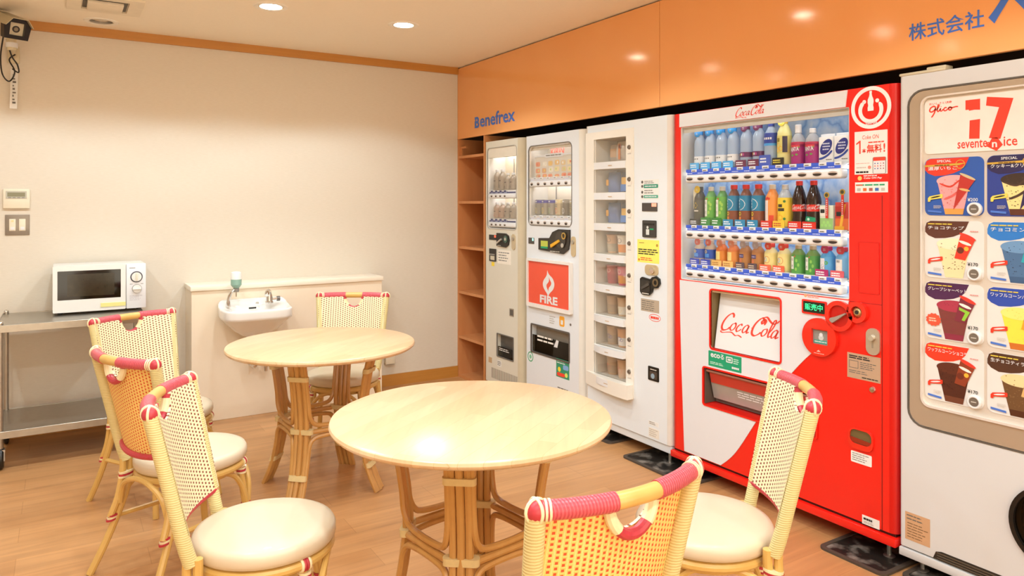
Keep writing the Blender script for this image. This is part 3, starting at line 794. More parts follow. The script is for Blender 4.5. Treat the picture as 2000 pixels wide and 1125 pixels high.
def sticker(o, name, x0, x1, z0, z1, m, fn=None, y=-.0006, r=.0):
    b = B(); b.prism(rr(x0, x1, z0, z1, r) if r else rect(x0, x1, z0, z1), y, y + .0006, m)
    if fn: fn(b, y - .0004)
    return b.build(name, o)
# --- script lettering, drawn as pen strokes on a unit cap height
def script_cola(b, x, z, h, y, m, f=None):
    k = h / 1.25; sl = .32
    def S(p): return [(x + (a + sl * c) * k, z + (c + .22) * k) for a, c in p]
    def st(p, w=.12, sub=6): b.stroke(S(p), w * k, y, m, pen=R(25), sub=sub, f=f)
    st([(.62, .72), (.60, .86), (.45, .93), (.22, .75), (.07, .42), (.08, .12), (.25, -.02), (.5, .06), (.62, .2)], .15)
    st([(.25, -.02), (.10, -.10), (.25, -.16), (.55, -.10), (.85, -.07), (1.15, -.20), (1.35, -.16), (1.62, -.24)], .09)
    st([(.88, .44), (.72, .36), (.66, .16), (.75, .04), (.88, .08), (.97, .25), (.94, .42), (.86, .45), (.98, .40)], .11)
    st([(1.36, .36), (1.30, .45), (1.16, .36), (1.08, .16), (1.16, .03), (1.30, .10), (1.40, .2)], .12)
    st([(1.80, .40), (1.68, .45), (1.54, .32), (1.50, .12), (1.60, .03), (1.74, .16), (1.82, .40)], .11)
    st([(1.83, .44), (1.78, .2), (1.82, .04), (1.95, .12)], .13)
    st([(1.98, .34), (2.06, .36)], .09, 3)
    st([(2.70, .60), (2.74, .80), (2.62, .88), (2.50, .76), (2.56, .66), (2.64, .78), (2.46, .95), (2.22, .72), (2.10, .40), (2.14, .08), (2.34, -.02), (2.56, .10), (2.66, .22)], .15)
    st([(2.44, .93), (2.70, 1.02), (2.95, .86), (3.20, .74), (3.40, .80), (3.52, .95)], .13)
    st([(2.92, .42), (2.78, .36), (2.72, .16), (2.80, .04), (2.92, .08), (3.01, .25), (2.98, .40), (2.92, .43)], .11)
    st([(3.12, .20), (3.28, .5), (3.34, .85), (3.24, .92), (3.16, .6), (3.14, .2), (3.20, .03), (3.32, .12)], .11)
    st([(3.64, .40), (3.52, .45), (3.38, .32), (3.35, .12), (3.44, .03), (3.58, .16), (3.66, .40)], .11)
    st([(3.67, .44), (3.62, .2), (3.66, .04), (3.80, .14)], .13)
    return 4.0 * k

# =============================================================== first machine: narrow beige-white
M1C = M('#DAD5C6', .35, var=.015)
m1 = machine('vending_machine', 'narrow beige canned-drink machine next to the wooden shelf', -.441)
H1 = (.04, .445, 1.195, 1.785, .03); S1 = (.18, .405, .273, .437, .006)
cabinet(m1, .515, .065, 1.835, M1C, [rr(*H1), rr(*S1)], re=.055, rl=.02, side=M('#C9BDA2', .4)); feet(m1, .515, .065)
liner(m1, H1, M('#E9E6DF', .4), .16, back=M('#E4D5B8', .5)); pane(m1, H1); trim(m1, H1, M('#B5B0A6', .4), .004)
light_tube(m1, .07, .42, 1.765, y=.07, s=25)
b = B(); b.box(.044, .441, .005, .05, 1.715, 1.781, M('#E5DECF', .4)); b.build('header_panel', m1)
b = B(); b.box(.165, .171, .148, .153, 1.2, 1.71, GREY); b.build('display_rod', m1)
b = B(); b.text('Asahi', .235, 1.605, .10, .152, M('#2B3560', .4), w=.24, bold=.012, shear=.1); b.build('lettering', m1)
for zc in (1.432, 1.225): button_rail(m1, .055, .43, zc, .036, 4, [.11 + .062 * i for i in range(4)], True, M('#4A4A70', .4), .013, .007, sh=.022); shelf_plate(m1, .046, .44, zc + .045, .155, M('#E0D8C8', .4))
light_tube(m1, .06, .42, 1.455, y=.06, s=14)
b = B(); b.prism(rr(.068, .172, 1.112, 1.149, .004), -.004, .0, DARK); b.box(.145, .168, -.0046, -.0035, 1.13, 1.146, glow('#FF5A3C', 1.2)); b.build('price_display', m1)
b = B(); b.prism([(.185, 1.072), (.31, 1.066), (.345, 1.085), (.357, 1.12), (.345, 1.15), (.31, 1.165), (.185, 1.165)], -.010, 0, BLACK); b.disc(.315, 1.125, .026, -.014, -.01, M('#3B5A4C', .3)); b.disc(.315, 1.125, .011, -.016, -.013, SILVER); b.prism([(.2, 1.098), (.26, 1.128), (.266, 1.118), (.206, 1.088)], -.020, -.01, SILVER); b.lines(.2, .25, 1.073, 1.08, 1, -.0105, CREAMW); b.build('coin_slot', m1)
b = B(); b.prism(rr(.385, .432, 1.055, 1.165, .022), -.006, 0, M('#C9B99A', .35, .3)); b.disc(.408, 1.13, .012, -.012, -.006, STEEL); b.build('lock_plate', m1)
b = B(); b.prism(rr(.072, .168, .955, 1.047, .004), -.005, 0, DARK); b.box(.09, .15, -.0056, -.004, .965, .995, M('#CFC7B0', .3)); b.box(.085, .155, -.012, -.005, 1.0, 1.01, GREY); b.build('bill_slot', m1)
sticker(m1, 'notice_label', .187, .372, .945, 1.045, M('#EEE7DA', .6), lambda b, y: b.lines(.2, .36, .96, 1.035, 4, y, M('#8D8A84', .6), .4))
sticker(m1, 'arrow_sticker', .100, .14, .92, .95, YEL)
b = B(); b.prism(rr(.352, .41, .585, .64, .003), -.002, 0, STEEL); b.prism(rr(.36, .402, .592, .632, .003), -.0026, -.002, M('#5C5750', .3)); b.build('coin_return', m1)
b = B(); b.box(.182, .403, .03, .034, .275, .435, M('#55504A', .3)); b.box(.185, .40, .004, .012, .275, .345, SMOKE); b.lines(.2, .39, .315, .34, 2, .0036, M('#D9D6D0', .5)); b.build('dispensing_flap', m1)
b = B(); b.prism([rr(.176, .409, .269, .441, .008), rr(.183, .402, .276, .434, .004)], -.004, .002, M('#6E6A64', .4)); b.build('window_trim', m1)
sticker(m1, 'notice_label', .055, .105, .205, .245, TAN); sticker(m1, 'notice_label', .18, .24, .20, .245, PAPER, lambda b, y: b.lines(.185, .235, .205, .24, 3, y, INKG))
b = B()
for k in range(22): b.box(.10 + k * .0165, .107 + k * .0165, -.001, .002, .10, .175, M('#8A8274', .5))
b.build('vent_grille', m1)

# =============================================================== second machine: white with red sign
M2C = M('#DEE2E6', .3, var=.01)
m2 = machine('vending_machine', 'white canned-drink machine with a red flame sign', -.997)
H2 = (.045, .53, 1.235, 1.762, .035); S2 = (.077, .506, .386, .568, .01)
cabinet(m2, .655, .065, 1.833, M2C, [rr(*H2), rr(*S2)], re=.05, rl=.02, side=M('#E0DCD2', .35)); feet(m2, .655, .065)
liner(m2, H2, M('#E2DDD2', .4), .16, back=M('#E6D9C2', .5)); pane(m2, H2); trim(m2, H2, M('#77726C', .4), .005)
light_tube(m2, .07, .5, 1.748, y=.045, s=9)
b = B(); b.box(.051, .524, .016, .022, 1.735, 1.757, M('#CFC2AC', .4)); b.build('light_cover', m2)
b = B(); b.box(.15, .156, .147, .153, 1.24, 1.72, GREY); b.build('display_rod', m2)
b = B(); b.text('KIRIN', .20, 1.700, .042, .07, PRED, w=.15, bold=.03, shear=.15); b.build('lettering', m2)
# printed product board on the upper level
b = B(); b.box(.075, .525, .03, .036, 1.54, 1.70, M('#D9CFBF', .5)); rnd = random.Random(5)
b.box(.07, .528, .027, .03, 1.688, 1.698, WHITE)
for r_ in range(3):
    for c in range(6):
        x = .115 + c * .072 + rnd.uniform(-.006, .006); z = 1.555 + r_ * .042 + rnd.uniform(-.004, .004)
        b.prism(rr(x - .026, x + .026, z - .014, z + .018, .012), .0295, .0295, M(rnd.choice(['#E8B868', '#E98E62', '#F0D9A0', '#EDE3CF', '#E2C38C', '#D9A070']), .5))
        b.disc(x + rnd.uniform(-.01, .01), z + .003, .008, .029, .029, M(rnd.choice(['#E25A3C', '#F2C23A', '#C9D36B', '#F4EFE4']), .5), 10)
b.prism(rect(.2, .40, 1.680, 1.706), .026, .026, WHITE); b.lines(.21, .39, 1.685, 1.702, 1, .0256, INKG); b.build('product_board', m2)
for zc in (1.508, 1.253): button_rail(m2, .052, .524, zc, .04, 6, [.09 + .078 * i for i in range(6)], True, M('#CFC9C4', .4), .015, .010, sh=.024); shelf_plate(m2, .05, .525, zc + .048, .155)
light_tube(m2, .06, .515, 1.535, y=.06, s=14)
b = B(); b.box(.045, .111, -.004, 0, 1.108, 1.148, M('#4A4440', .4)); b.box(.092, .108, -.0046, -.0035, 1.128, 1.145, glow('#9FF0E0', 1.2)); b.build('price_display', m2)
b = B(); b.prism([(.175, 1.075), (.45, 1.06), (.505, 1.09), (.52, 1.14), (.52, 1.215), (.40, 1.215), (.335, 1.195), (.30, 1.155), (.175, 1.15)], -.010, 0, M('#29241F', .35)); b.box(.205, .285, -.0112, -.0095, 1.085, 1.135, M('#B9C24A', .4)); b.box(.205, .285, -.0113, -.0096, 1.085, 1.098, GREEN); b.disc(.43, 1.15, .055, -.016, -.01, M('#3A332C', .3)); b.prism([(.33, 1.115), (.42, 1.15), (.428, 1.136), (.335, 1.095)], -.024, -.014, M('#E2A91E', .35)); b.prism([circ(.47, 1.175, .022), circ(.47, 1.175, .014)], -.02, -.015, GOLD); b.disc(.455, 1.115, .014, -.02, -.015, SILVER); b.lines(.31, .42, 1.068, 1.075, 1, -.0106, CREAMW); b.build('coin_slot', m2)
b = B(); b.prism(rr(.53, .575, 1.05, 1.175, .021), -.006, 0, M('#CDB994', .35, .3)); b.disc(.552, 1.14, .013, -.012, -.006, STEEL); b.build('lock_plate', m2)
b = B(); b.prism([rr(.045, .545, .690, 1.013, .008), rr(.062, .528, .715, .995, .004)], -.022, 0, M('#E7E2DC', .35)); b.box(.062, .528, -.012, 0, .715, .995, M('#E8543A', .3, var=.02)); sg = b.build('sign_panel', m2)
b = B(); fx = .30; fz = .0
flame = [(.285, .95), (.292, .935), (.305, .92), (.335, .90), (.352, .87), (.352, .845), (.340, .82), (.318, .80), (.303, .785), (.292, .765), (.282, .785), (.262, .805), (.244, .83), (.240, .855), (.250, .88), (.268, .90), (.280, .92)]
inner = [(.300, .905), (.312, .885), (.326, .865), (.318, .845), (.302, .83), (.296, .81), (.300, .80), (.286, .815), (.275, .835), (.278, .852), (.290, .862), (.30, .875), (.302, .89)]
q = [(p.x, p.y) for p in smooth_path([(a, c, 0) for a, c in flame], 3, True)]; q2 = [(p.x, p.y) for p in smooth_path([(a, c, 0) for a, c in inner], 3, True)]
b.prism([[((a - .297) * 1.15 + .297, (c - .86) * .92 + .862) for a, c in q], [((a - .297) * 1.05 + .297, (c - .86) * .9 + .862) for a, c in q2]], -.0126, -.0126, WHITE)
b.text('FIRE', .297, .728, .052, -.0126, WHITE, w=.20, align='c', bold=.035); b.build('lettering', sg)
b = B(); b.box(.079, .504, .04, .044, .388, .566, M('#8C8274', .4)); b.prism(rect(.08, .503, .39, .50), .006, .010, SMOKE); b.lines(.14, .40, .46, .51, 2, .0055, M('#EDE8DE', .5)); b.prism([(.33, .455), (.37, .455), (.385, .50), (.36, .505)], .0052, .0052, WHITE); b.build('dispensing_flap', m2)
b = B(); b.prism([rr(.070, .513, .379, .575, .012), rr(.080, .503, .389, .565, .008)], -.004, .002, M('#57504A', .4)); b.build('window_trim', m2)
b = B(); b.prism([circ(.065, .346, .034), circ(.065, .346, .027)], -.0006, 0, M('#3E9A6C', .5)); b.disc(.065, .346, .014, -.0006, 0, M('#7FBF9C', .5), 16); b.build('round_sticker', m2)
def pstk(b, y):
    b.lines(.375, .495, .36, .385, 2, y, WHITE); b.prism(rr(.44, .498, .33, .36, .01), y, y, M('#7FA8D8', .5)); b.disc(.40, .325, .016, y, y, YEL, 12); b.prism(rr(.375, .46, .282, .305, .01), y, y, PRED); b.disc(.475, .30, .015, y, y, M('#D8E36B', .5), 12)
sticker(m2, 'poster_sticker', .366, .506, .275, .392, M('#2E8F6A', .5, var=.1), pstk)
b = B(); b.prism(rr(.40, .455, .60, .665, .012), -.0006, 0, M('#EDA52A', .5)); b.prism(rect(.415, .44, .612, .64), -.001, -.001, WHITE); b.build('arrow_sticker', m2)
b = B(); b.lines(.29, .36, .60, .655, 4, -.0004, M('#B5B0A8', .6)); b.disc(.52, .625, .008, -.002, 0, M('#6E6A64', .4), 12); b.lines(.38, .5, .20, .215, 1, -.0004, INKG); b.build('small_print', m2)

# =============================================================== third machine: rotating snack drum
M3C = M('#E0E5E8', .3, var=.01)
m3 = machine('vending_machine', 'white snack machine with eight stacked little windows', -1.66)
ZK = [1.688 - .1784 * i for i in range(8)]
holes = [rect(.095, .385, z - .070, z + .070) for z in ZK]
cabinet(m3, .735, .115, 1.842, M3C, holes, re=.03, side=M('#D9D2C8', .35)); feet(m3, .735, .07)
b = B(); b.box(.01, .725, .012, .6, .068, .112, M3C, .004); b.box(.005, .73, .03, .6, .110, .118, DARK); b.build('kick_plate', m3)
DRC = M('#E8E2D6', .4, var=.02)
b = B(); b.prism([rect(.018, .447, .30, 1.80)] + [rect(.095, .385, z - .068, z + .068) for z in ZK], -.006, .001, DRC, back=False); b.build('door_panel', m3)
b = B()
for k in range(17):
    a0 = -.6 + 1.2 * k / 16
prof = [(.022 + .42 * k / 14, -.006 - .045 * math.sin(PI * min(1, k / 14) * .62)) for k in range(15)] + [(.442, .0), (.022, .0)]
b.prism(prof, .296, .375, DRC, axis='z'); b.build('lower_apron', m3)
for i, z in enumerate(ZK):
    bulge = .006 + .036 * max(0, (i - 1)) / 6
    b = B(); x0, x1 = .098, .382
    prof = [(x0 + (x1 - x0) * k / 12, -.006 - bulge * math.sin(PI * (k / 12) ** .8 * .8)) for k in range(13)] + [(x1, .03), (x0, .03)]
    b.prism(prof, z - .109, z - .070, WHITE, axis='z'); b.lines(.24, .275, z - .096, z - .086, 1, -.0105 - bulge * .9, TAN); b.build('shelf_lip', m3)
    b = B(); b.box(.098, .382, .005, .008, z - .069, z + .067, GLASS); b.build('glass_pane', m3)
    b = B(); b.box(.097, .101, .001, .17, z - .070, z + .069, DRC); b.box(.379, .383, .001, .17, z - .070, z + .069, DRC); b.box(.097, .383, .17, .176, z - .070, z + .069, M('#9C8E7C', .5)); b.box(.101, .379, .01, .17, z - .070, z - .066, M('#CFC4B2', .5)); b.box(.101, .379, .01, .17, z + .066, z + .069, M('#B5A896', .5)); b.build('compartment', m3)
    b = B(); b.prism(rr(.396, .434, z - .026, z + .026, .012), -.008, 0, DRC); b.lathe([(.0, -.016), (.010, -.015), (.013, -.010), (.013, -.006)], M('#7A7066', .25, .5), (.415, 0, z + .004), 16, axis='y'); b.lines(.40, .43, z - .036, z - .030, 1, -.0064, GREY); b.build('open_button', m3)
def st3(b, y):
    b.prism(rr(.525, .638, 1.462, 1.482, .004), y, y, M('#2A8C6E', .5)); b.prism(rr(.525, .638, 1.408, 1.424, .004), y, y, M('#4FA58A', .5))
    for z in (1.495, 1.472, 1.44, 1.416): b.disc(.514, z, .008, y - .0002, y - .0002, M('#55504A', .5), 12)
    b.lines(.53, .635, 1.485, 1.503, 2, y, GREY); b.lines(.53, .63, 1.43, 1.455, 2, y, GREY); b.lines(.535, .63, 1.466, 1.478, 1, y - .0003, WHITE); b.lines(.535, .63, 1.411, 1.421, 1, y - .0003, WHITE)
sticker(m3, 'notice_label', .503, .642, 1.402, 1.508, PAPER, st3)
b = B(); b.box(.515, .632, -.004, 0, 1.337, 1.382, M('#473F3B', .4)); b.box(.592, .628, -.0046, -.0035, 1.362, 1.38, glow('#FF8A70', 1.3)); b.build('price_display', m3)
b = B(); b.prism(rr(.52, .626, 1.196, 1.288, .006), -.006, 0, M('#3B3733', .4)); b.box(.532, .614, -.0068, -.005, 1.262, 1.272, BLACK); b.prism([(.55, 1.21), (.575, 1.21), (.575, 1.24), (.55, 1.24)], -.0066, -.0066, M('#D6D8D2', .4)); b.disc(.562, 1.25, .008, -.0066, -.0066, M('#D6D8D2', .4), 12); b.box(.58, .608, -.0066, -.005, 1.237, 1.245, GREEN); b.build('bill_slot', m3)
def yel(b, y):
    b.lines(.482, .64, 1.10, 1.135, 3, y, INK, .5); b.lines(.49, .53, 1.16, 1.17, 1, y, GOLD); b.lines(.50, .63, 1.068, 1.088, 2, y, PRED); b.disc(.63, 1.155, .008, y, y, M('#B5872A', .5), 10); b.disc(.488, 1.072, .007, y, y, M('#D8792A', .5), 10)
sticker(m3, 'notice_label', .474, .646, 1.058, 1.183, M('#F3E96B', .6), yel)
b = B(); b.prism(rr(.54, .64, .995, 1.05, .02), -.006, 0, M('#CDB994', .3, .4)); b.disc(.60, 1.02, .016, -.014, -.006, CHROME); b.build('lock_plate', m3)
b = B(); b.prism([(.505, .90), (.52, .885), (.575, .885), (.60, .905), (.605, .925), (.64, .93), (.66, .955), (.655, .98), (.63, .992), (.60, .985), (.585, .972), (.52, .98), (.505, .97)], -.010, 0, BLACK); b.prism(rr(.515, .585, .90, .965, .01), -.012, -.01, M('#2E2A26', .3)); b.prism([(.52, .925), (.58, .955), (.585, .94), (.525, .912)], -.018, -.011, M('#4A4540', .3)); b.prism([circ(.628, .958, .022), circ(.628, .958, .012)], -.013, -.01, M('#7A6A50', .3, .5)); b.lines(.525, .58, .888, .898, 1, -.0125, CREAMW); b.build('coin_slot', m3)
sticker(m3, 'notice_label', .503, .645, .795, .862, M('#B3A38E', .5), lambda b, y: b.lines(.51, .635, .80, .856, 5, y, INKG, .35))
b = B(); b.prism([circ(.612, .768, .045, .020, 28), circ(.612, .768, .042, .017, 28)], -.0006, -.0002, PRED); b.lines(.58, .645, .76, .776, 1, -.0005, PRED, .8); b.build('oval_sticker', m3)
b = B(); b.prism(rr(.562, .645, .430, .505, .006), -.003, 0, BLACK); b.prism(rr(.575, .632, .44, .48, .006), -.0036, -.003, M('#4A4038', .3)); b.disc(.60, .455, .014, -.005, -.003, M('#8FA6B5', .3), 14); b.lines(.58, .63, .485, .495, 1, -.0036, CREAMW); b.build('coin_return', m3)
sticker(m3, 'notice_label', .565, .64, .19, .212, PAPER, lambda b, y: b.lines(.57, .635, .193, .21, 2, y, GREY)); sticker(m3, 'notice_label', .565, .645, .125, .175, M('#E6DFD2', .6), lambda b, y: b.lines(.57, .64, .13, .172, 4, y, M('#C0B8AA', .6)))

# =============================================================== fourth machine: large red and white
m4 = machine('vending_machine', 'large red and white bottled-drink machine with a lit display', -2.40)
H4 = (.062, 1.000, .992, 1.768, .006); MO = (.268, .672, .676, .958, .014); SL = (.222, .850, .393, .572, .01)
cabinet(m4, 1.197, .118, 1.838, RED, [rr(*H4), rr(*MO), rr(*SL)], re=.03, side=M('#C9120C', .3, var=.03)); feet(m4, 1.197, .075)
b = B(); b.box(.0, 1.197, -.012, .6, .072, .105, RED, .004); b.box(.01, 1.187, .01, .6, .103, .119, M('#3A0A08', .4)); b.build('kick_plate', m4)
WP = M('#DDDDDF', .28, var=.01, coat=.2)
b = B(); b.prism([(.057, 1.836), (.057, 1.769), (.985, 1.769), (.994, 1.836)], -.004, 0, WP); hd = b.build('header_panel', m4)
b = B(); script_cola(b, .42, 1.776, .054, -.0044, PRED); b.build('lettering', hd)
curve = [(p.x, p.y) for p in smooth_path([(.33, .122, 0), (.385, .17, 0), (.44, .235, 0), (.53, .37, 0), (.62, .505, 0), (.712, .622, 0), (.80, .72, 0), (.90, .812, 0), (.975, .905, 0), (1.0, .988, 0)], 4)]
def cx(z):
    for (xa, za), (xb, zb_) in zip(curve, curve[1:]):
        if za <= z <= zb_: return xa + (xb - xa) * (z - za) / max(1e-6, zb_ - za)
lo, hi = .3925, .5725
edge = [p for p in curve if p[1] < lo] + [(cx(lo), lo), (.2215, lo), (.2215, hi), (cx(hi), hi)] + [p for p in curve if p[1] > hi]
# the white sheet follows the curve and is notched round the dispensing slot
b = B(); b.prism([[(.059, .988), (.062, .80), (.070, .574), (.0905, .122)] + edge, rr(*MO)], -.003, 0, WP); b.build('white_panel', m4)
b = B(); b.prism([rr(.260, .680, .668, .966, .02), rr(.268, .672, .676, .958, .014)], -.006, .001, RED); b.build('window_trim', m4)
b = B(); b.box(.27, .67, .06, .064, .678, .956, M('#B79C74', .5)); b.box(.27, .274, .001, .06, .678, .956, M('#7A6844', .5)); b.box(.274, .67, .001, .06, .948, .956, M('#C7AE86', .5)); b.build('sign_recess', m4)
b = B(); b.tf = lambda x, y, z: (x, y + (z - .68) * .16, z)
b.box(.285, .668, .006, .010, .678, .955, M('#DFDEDC', .35, var=.01)); sp = b.build('sign_panel', m4)
b = B(); b.tf = lambda x, y, z: (x, y + (z - .68) * .16, z); script_cola(b, .305, .752, .110, .0055, PRED); lt4 = b.build('lettering', sp)
def eco(b, y):
    b.text('eco', .268, .632, .020, y, WHITE, w=.06, bold=.03); b.text('る', .330, .631, .024, y, WHITE, bold=.02)
    b.prism([rr(.365, .405, .624, .652, .004), rr(.370, .400, .629, .647, .003)], y, y, WHITE); b.prism(rr(.375, .395, .633, .643, .002), y, y, WHITE); b.lines(.41, .442, .622, .65, 3, y, M('#BFE6D2', .5), .5); b.lines(.265, .38, .598, .612, 2, y, M('#BFE6D2', .5), .5); b.lines(.40, .445, .598, .610, 1, y, WHITE, .8)
sticker(m4, 'eco_sticker', .254, .457, .588, .662, M('#14996B', .5), eco, y=-.0036, r=.004)
b = B(); b.prism([rr(.214, .858, .385, .580, .016), rr(.222, .850, .393, .572, .01)], -.006, .001, RED); b.build('window_trim', m4)
b = B(); b.box(.225, .847, .075, .079, .396, .569, M('#6A625A', .4)); b.box(.225, .229, .001, .075, .396, .569, M('#5A5248', .4)); b.build('slot_recess', m4)
b = B(); b.tf = lambda x, y, z: (x, y + (.57 - z) * .25, z)
b.box(.245, .83, .008, .012, .50, .552, M('#C0392B', .4)); b.box(.24, .835, .012, .016, .42, .50, M('#A8A49C', .25, .2)); b.lines(.40, .56, .455, .49, 3, .011, WHITE, .4); b.tube([(.235, .004, .558), (.84, .004, .558)], .007, M('#9C6A58', .35), 8); b.build('dispensing_flap', m4)
# display window
LIN = M('#D9D8D2', .4)
t = NT('icy_blue_film')
vz = t.n('ShaderNodeTexVoronoi', feature='DISTANCE_TO_EDGE'); vz.inputs['Scale'].default_value = 9; nz = t.n('ShaderNodeTexNoise'); nz.inputs['Scale'].default_value = 6; nz.inputs['Detail'].default_value = 4
t.l(t.coord((1, 1, .8)), nz.inputs[0]); mm = t.n('ShaderNodeMix', data_type='RGBA'); mm.inputs[0].default_value = .25
cc = t.n('ShaderNodeTexCoord'); t.l(cc.outputs['Object'], mm.inputs[6]); t.l(nz.outputs['Color'], mm.inputs[7]); t.l(mm.outputs[2], vz.inputs[0])
cr = t.n('ShaderNodeValToRGB'); e = cr.color_ramp.elements; e[0].position = .0; e[0].color = lin('#3F78C8'); e[1].position = .25; e[1].color = lin('#D5E3F0'); q = e.new(.06); q.color = lin('#7FAEE0')
t.l(vz.outputs['Distance'], cr.inputs[0]); t.l(t.mix(t.math('MULTIPLY', nz.outputs[0], .6), cr.outputs[0], lin('#A9C6E6')), t.p.inputs['Base Color']); t.p.inputs['Roughness'].default_value = .4
ICE = t.m
liner(m4, H4, LIN, .17, back=ICE); pane(m4, H4, .010)
b = B(); b.prism(rr(.07, .992, 1.738, 1.763, .004), .016, .024, M('#CBC6BA', .4)); b.build('light_cover', m4)
b = B(); b.box(.09, .12, .06, .09, 1.35, 1.45, M('#E6DCBE', .4), .004); b.build('display_bracket', m4)
XS = [.132 + .0726 * i for i in range(12)]
for zc, zs in ((1.502, 1.550), (1.222, 1.266), (1.025, 1.066)):
    button_rail(m4, .098, .965, zc, .040, 12, XS, sh=.028); shelf_plate(m4, .068, .994, zs, .165, M('#E6E6E2', .4)); light_tube(m4, .075, .99, zs - .016 if zc < 1.4 and False else zs - .020, y=.06, s=6)
light_tube(m4, .075, .99, 1.752, y=.045, s=4)
# the red right column
PW = M('#F1ECEA', .35, var=.01)
b = B(); b.prism([circ(1.092, 1.755, .083, n=48), circ(1.092, 1.755, .068, n=48)], -.0012, 0, PW)
arc = [(1.092 + .044 * math.cos(R(a)), 1.748 + .044 * math.sin(R(a))) for a in range(135, 406, 15)]; arc = [(1.092 + .044 * math.cos(R(a)), 1.745 + .044 * math.sin(R(a))) for a in range(128, 413, 15)]
b.stroke(arc, .016, -.0012, PW, sub=2)
for a in (128, 412): b.disc(1.092 + .044 * math.cos(R(a)), 1.745 + .044 * math.sin(R(a)), .008, -.0012, -.0012, PW, 14)
bt = [(.005, 0), (.012, 0), (.0125, .012), (.010, .022), (.0125, .034), (.012, .044), (.006, .058), (.0045, .068), (.0052, .070), (.0052, .078)]
b.prism([(1.092 + x, 1.742 + z) for x, z in bt[1:]] + [(1.092 - x, 1.742 + z) for x, z in reversed(bt[1:])], -.0014, -.0014, PW)
b.text('Coke ON', 1.094, 1.690, .010, -.0012, PW, w=.046, align='c', bold=.02, shear=.15); b.build('round_emblem', m4)
def poster(b, y):
    b.text('Coke ON', 1.09, 1.632, .016, y, PRED, w=.068, align='c', shear=.1); b.prism([(1.044, 1.576), (1.050, 1.576), (1.050, 1.628), (1.045, 1.628), (1.030, 1.617), (1.032, 1.612), (1.044, 1.619)], y, y, PRED); b.text('本', 1.055, 1.578, .018, y, PRED, bold=.02); b.text('無料', 1.076, 1.577, .034, y, PRED, w=.062, bold=.02); b.text('!', 1.144, 1.578, .034, y, PRED, bold=.02)
    b.lines(1.082, 1.15, 1.615, 1.622, 1, y, PRED, .7); b.prism(rr(1.10, 1.155, 1.495, 1.560, .006), y, y, M('#8E8A86', .4)); b.prism(rr(1.103, 1.152, 1.496, 1.559, .004), y - .0002, y - .0002, WHITE); b.prism(rect(1.103, 1.152, 1.545, 1.559), y - .0004, y - .0004, PRED)
    rnd = random.Random(3)
    for r_ in range(3):
        for c in range(4): b.disc(1.110 + c * .0115, 1.535 - r_ * .010, .0026, y - .0004, y - .0004, M(rnd.choice(['#D8523C', '#4A55A0', '#D88A9A', '#9A4A5A']), .5), 8)
    b.lines(1.03, 1.085, 1.499, 1.507, 1, y, INK, .9); b.lines(1.03, 1.09, 1.535, 1.54, 1, y, M('#E8A79A', .5)); b.prism(circ(1.087, 1.521, .007, n=12), y, y, M('#E88A7A', .5)); b.lines(1.032, 1.075, 1.516, 1.526, 1, y, M('#C9B8AE', .5))
sticker(m4, 'app_poster', 1.024, 1.160, 1.494, 1.664, PAPER, poster, y=-.0008)
def pay(b, y):
    b.text('Coke ON Pay', 1.062, 1.474, .009, y, PW, w=.075, bold=.02, shear=.15); b.lines(1.062, 1.12, 1.486, 1.490, 1, y, PW, .8); b.disc(1.046, 1.479, .009, y, y, M('#E9C46A', .5), 14)
b = B(); pay(b, -.0006); b.build('pay_lettering', m4)
def pays(b, y):
    b.lines(1.03, 1.155, 1.448, 1.456, 1, y, GREEN, .7); b.lines(1.03, 1.06, 1.449, 1.455, 1, y - .0001, PRED, .7)
    for i, cI in enumerate(('#B5B0A8', '#D8642A', '#A85A50', '#3F6AB5', '#C0BAB0')): b.prism(rect(1.035 + i * .025, 1.050 + i * .025, 1.428, 1.440), y, y, M(cI, .5))
sticker(m4, 'payment_sticker', 1.026, 1.162, 1.422, 1.463, PAPER, pays, y=-.0008)
b = B(); b.prism([rr(1.040, 1.128, 1.024, 1.228, .004), rr(1.043, 1.125, 1.027, 1.225, .003)], -.002, 0, M('#D0160E', .3)); b.prism(rr(1.043, 1.125, 1.027, 1.225, .003), -.001, 0, RED); b.build('access_cover', m4)
b = B(); b.box(1.137, 1.140, -.0008, .0, .118, 1.41, M('#7A0A06', .5)); b.box(1.0, 1.137, -.0008, 0, .985, .988, M('#A8120C', .5)); b.build('door_seam', m4)
b = B(); b.prism(rr(.785, .903, .912, .972, .006), -.008, -.002, RED); b.prism(rr(.793, .895, .920, .965, .003), -.009, -.008, M('#0B2418', .2)); dp = b.build('price_display', m4)
b = B(); b.text('販売中', .844, .929, .028, -.0096, glow('#2FE08A', 1.3), w=.085, align='c', bold=.01); b.build('display_text', dp)
b = B(); b.lines(.81, .885, .98, .996, 2, -.0036, M('#E8907A', .5), .5); b.disc(.80, .988, .007, -.0036, -.0032, M('#EDA070', .5), 12); b.build('pay_lettering', m4)
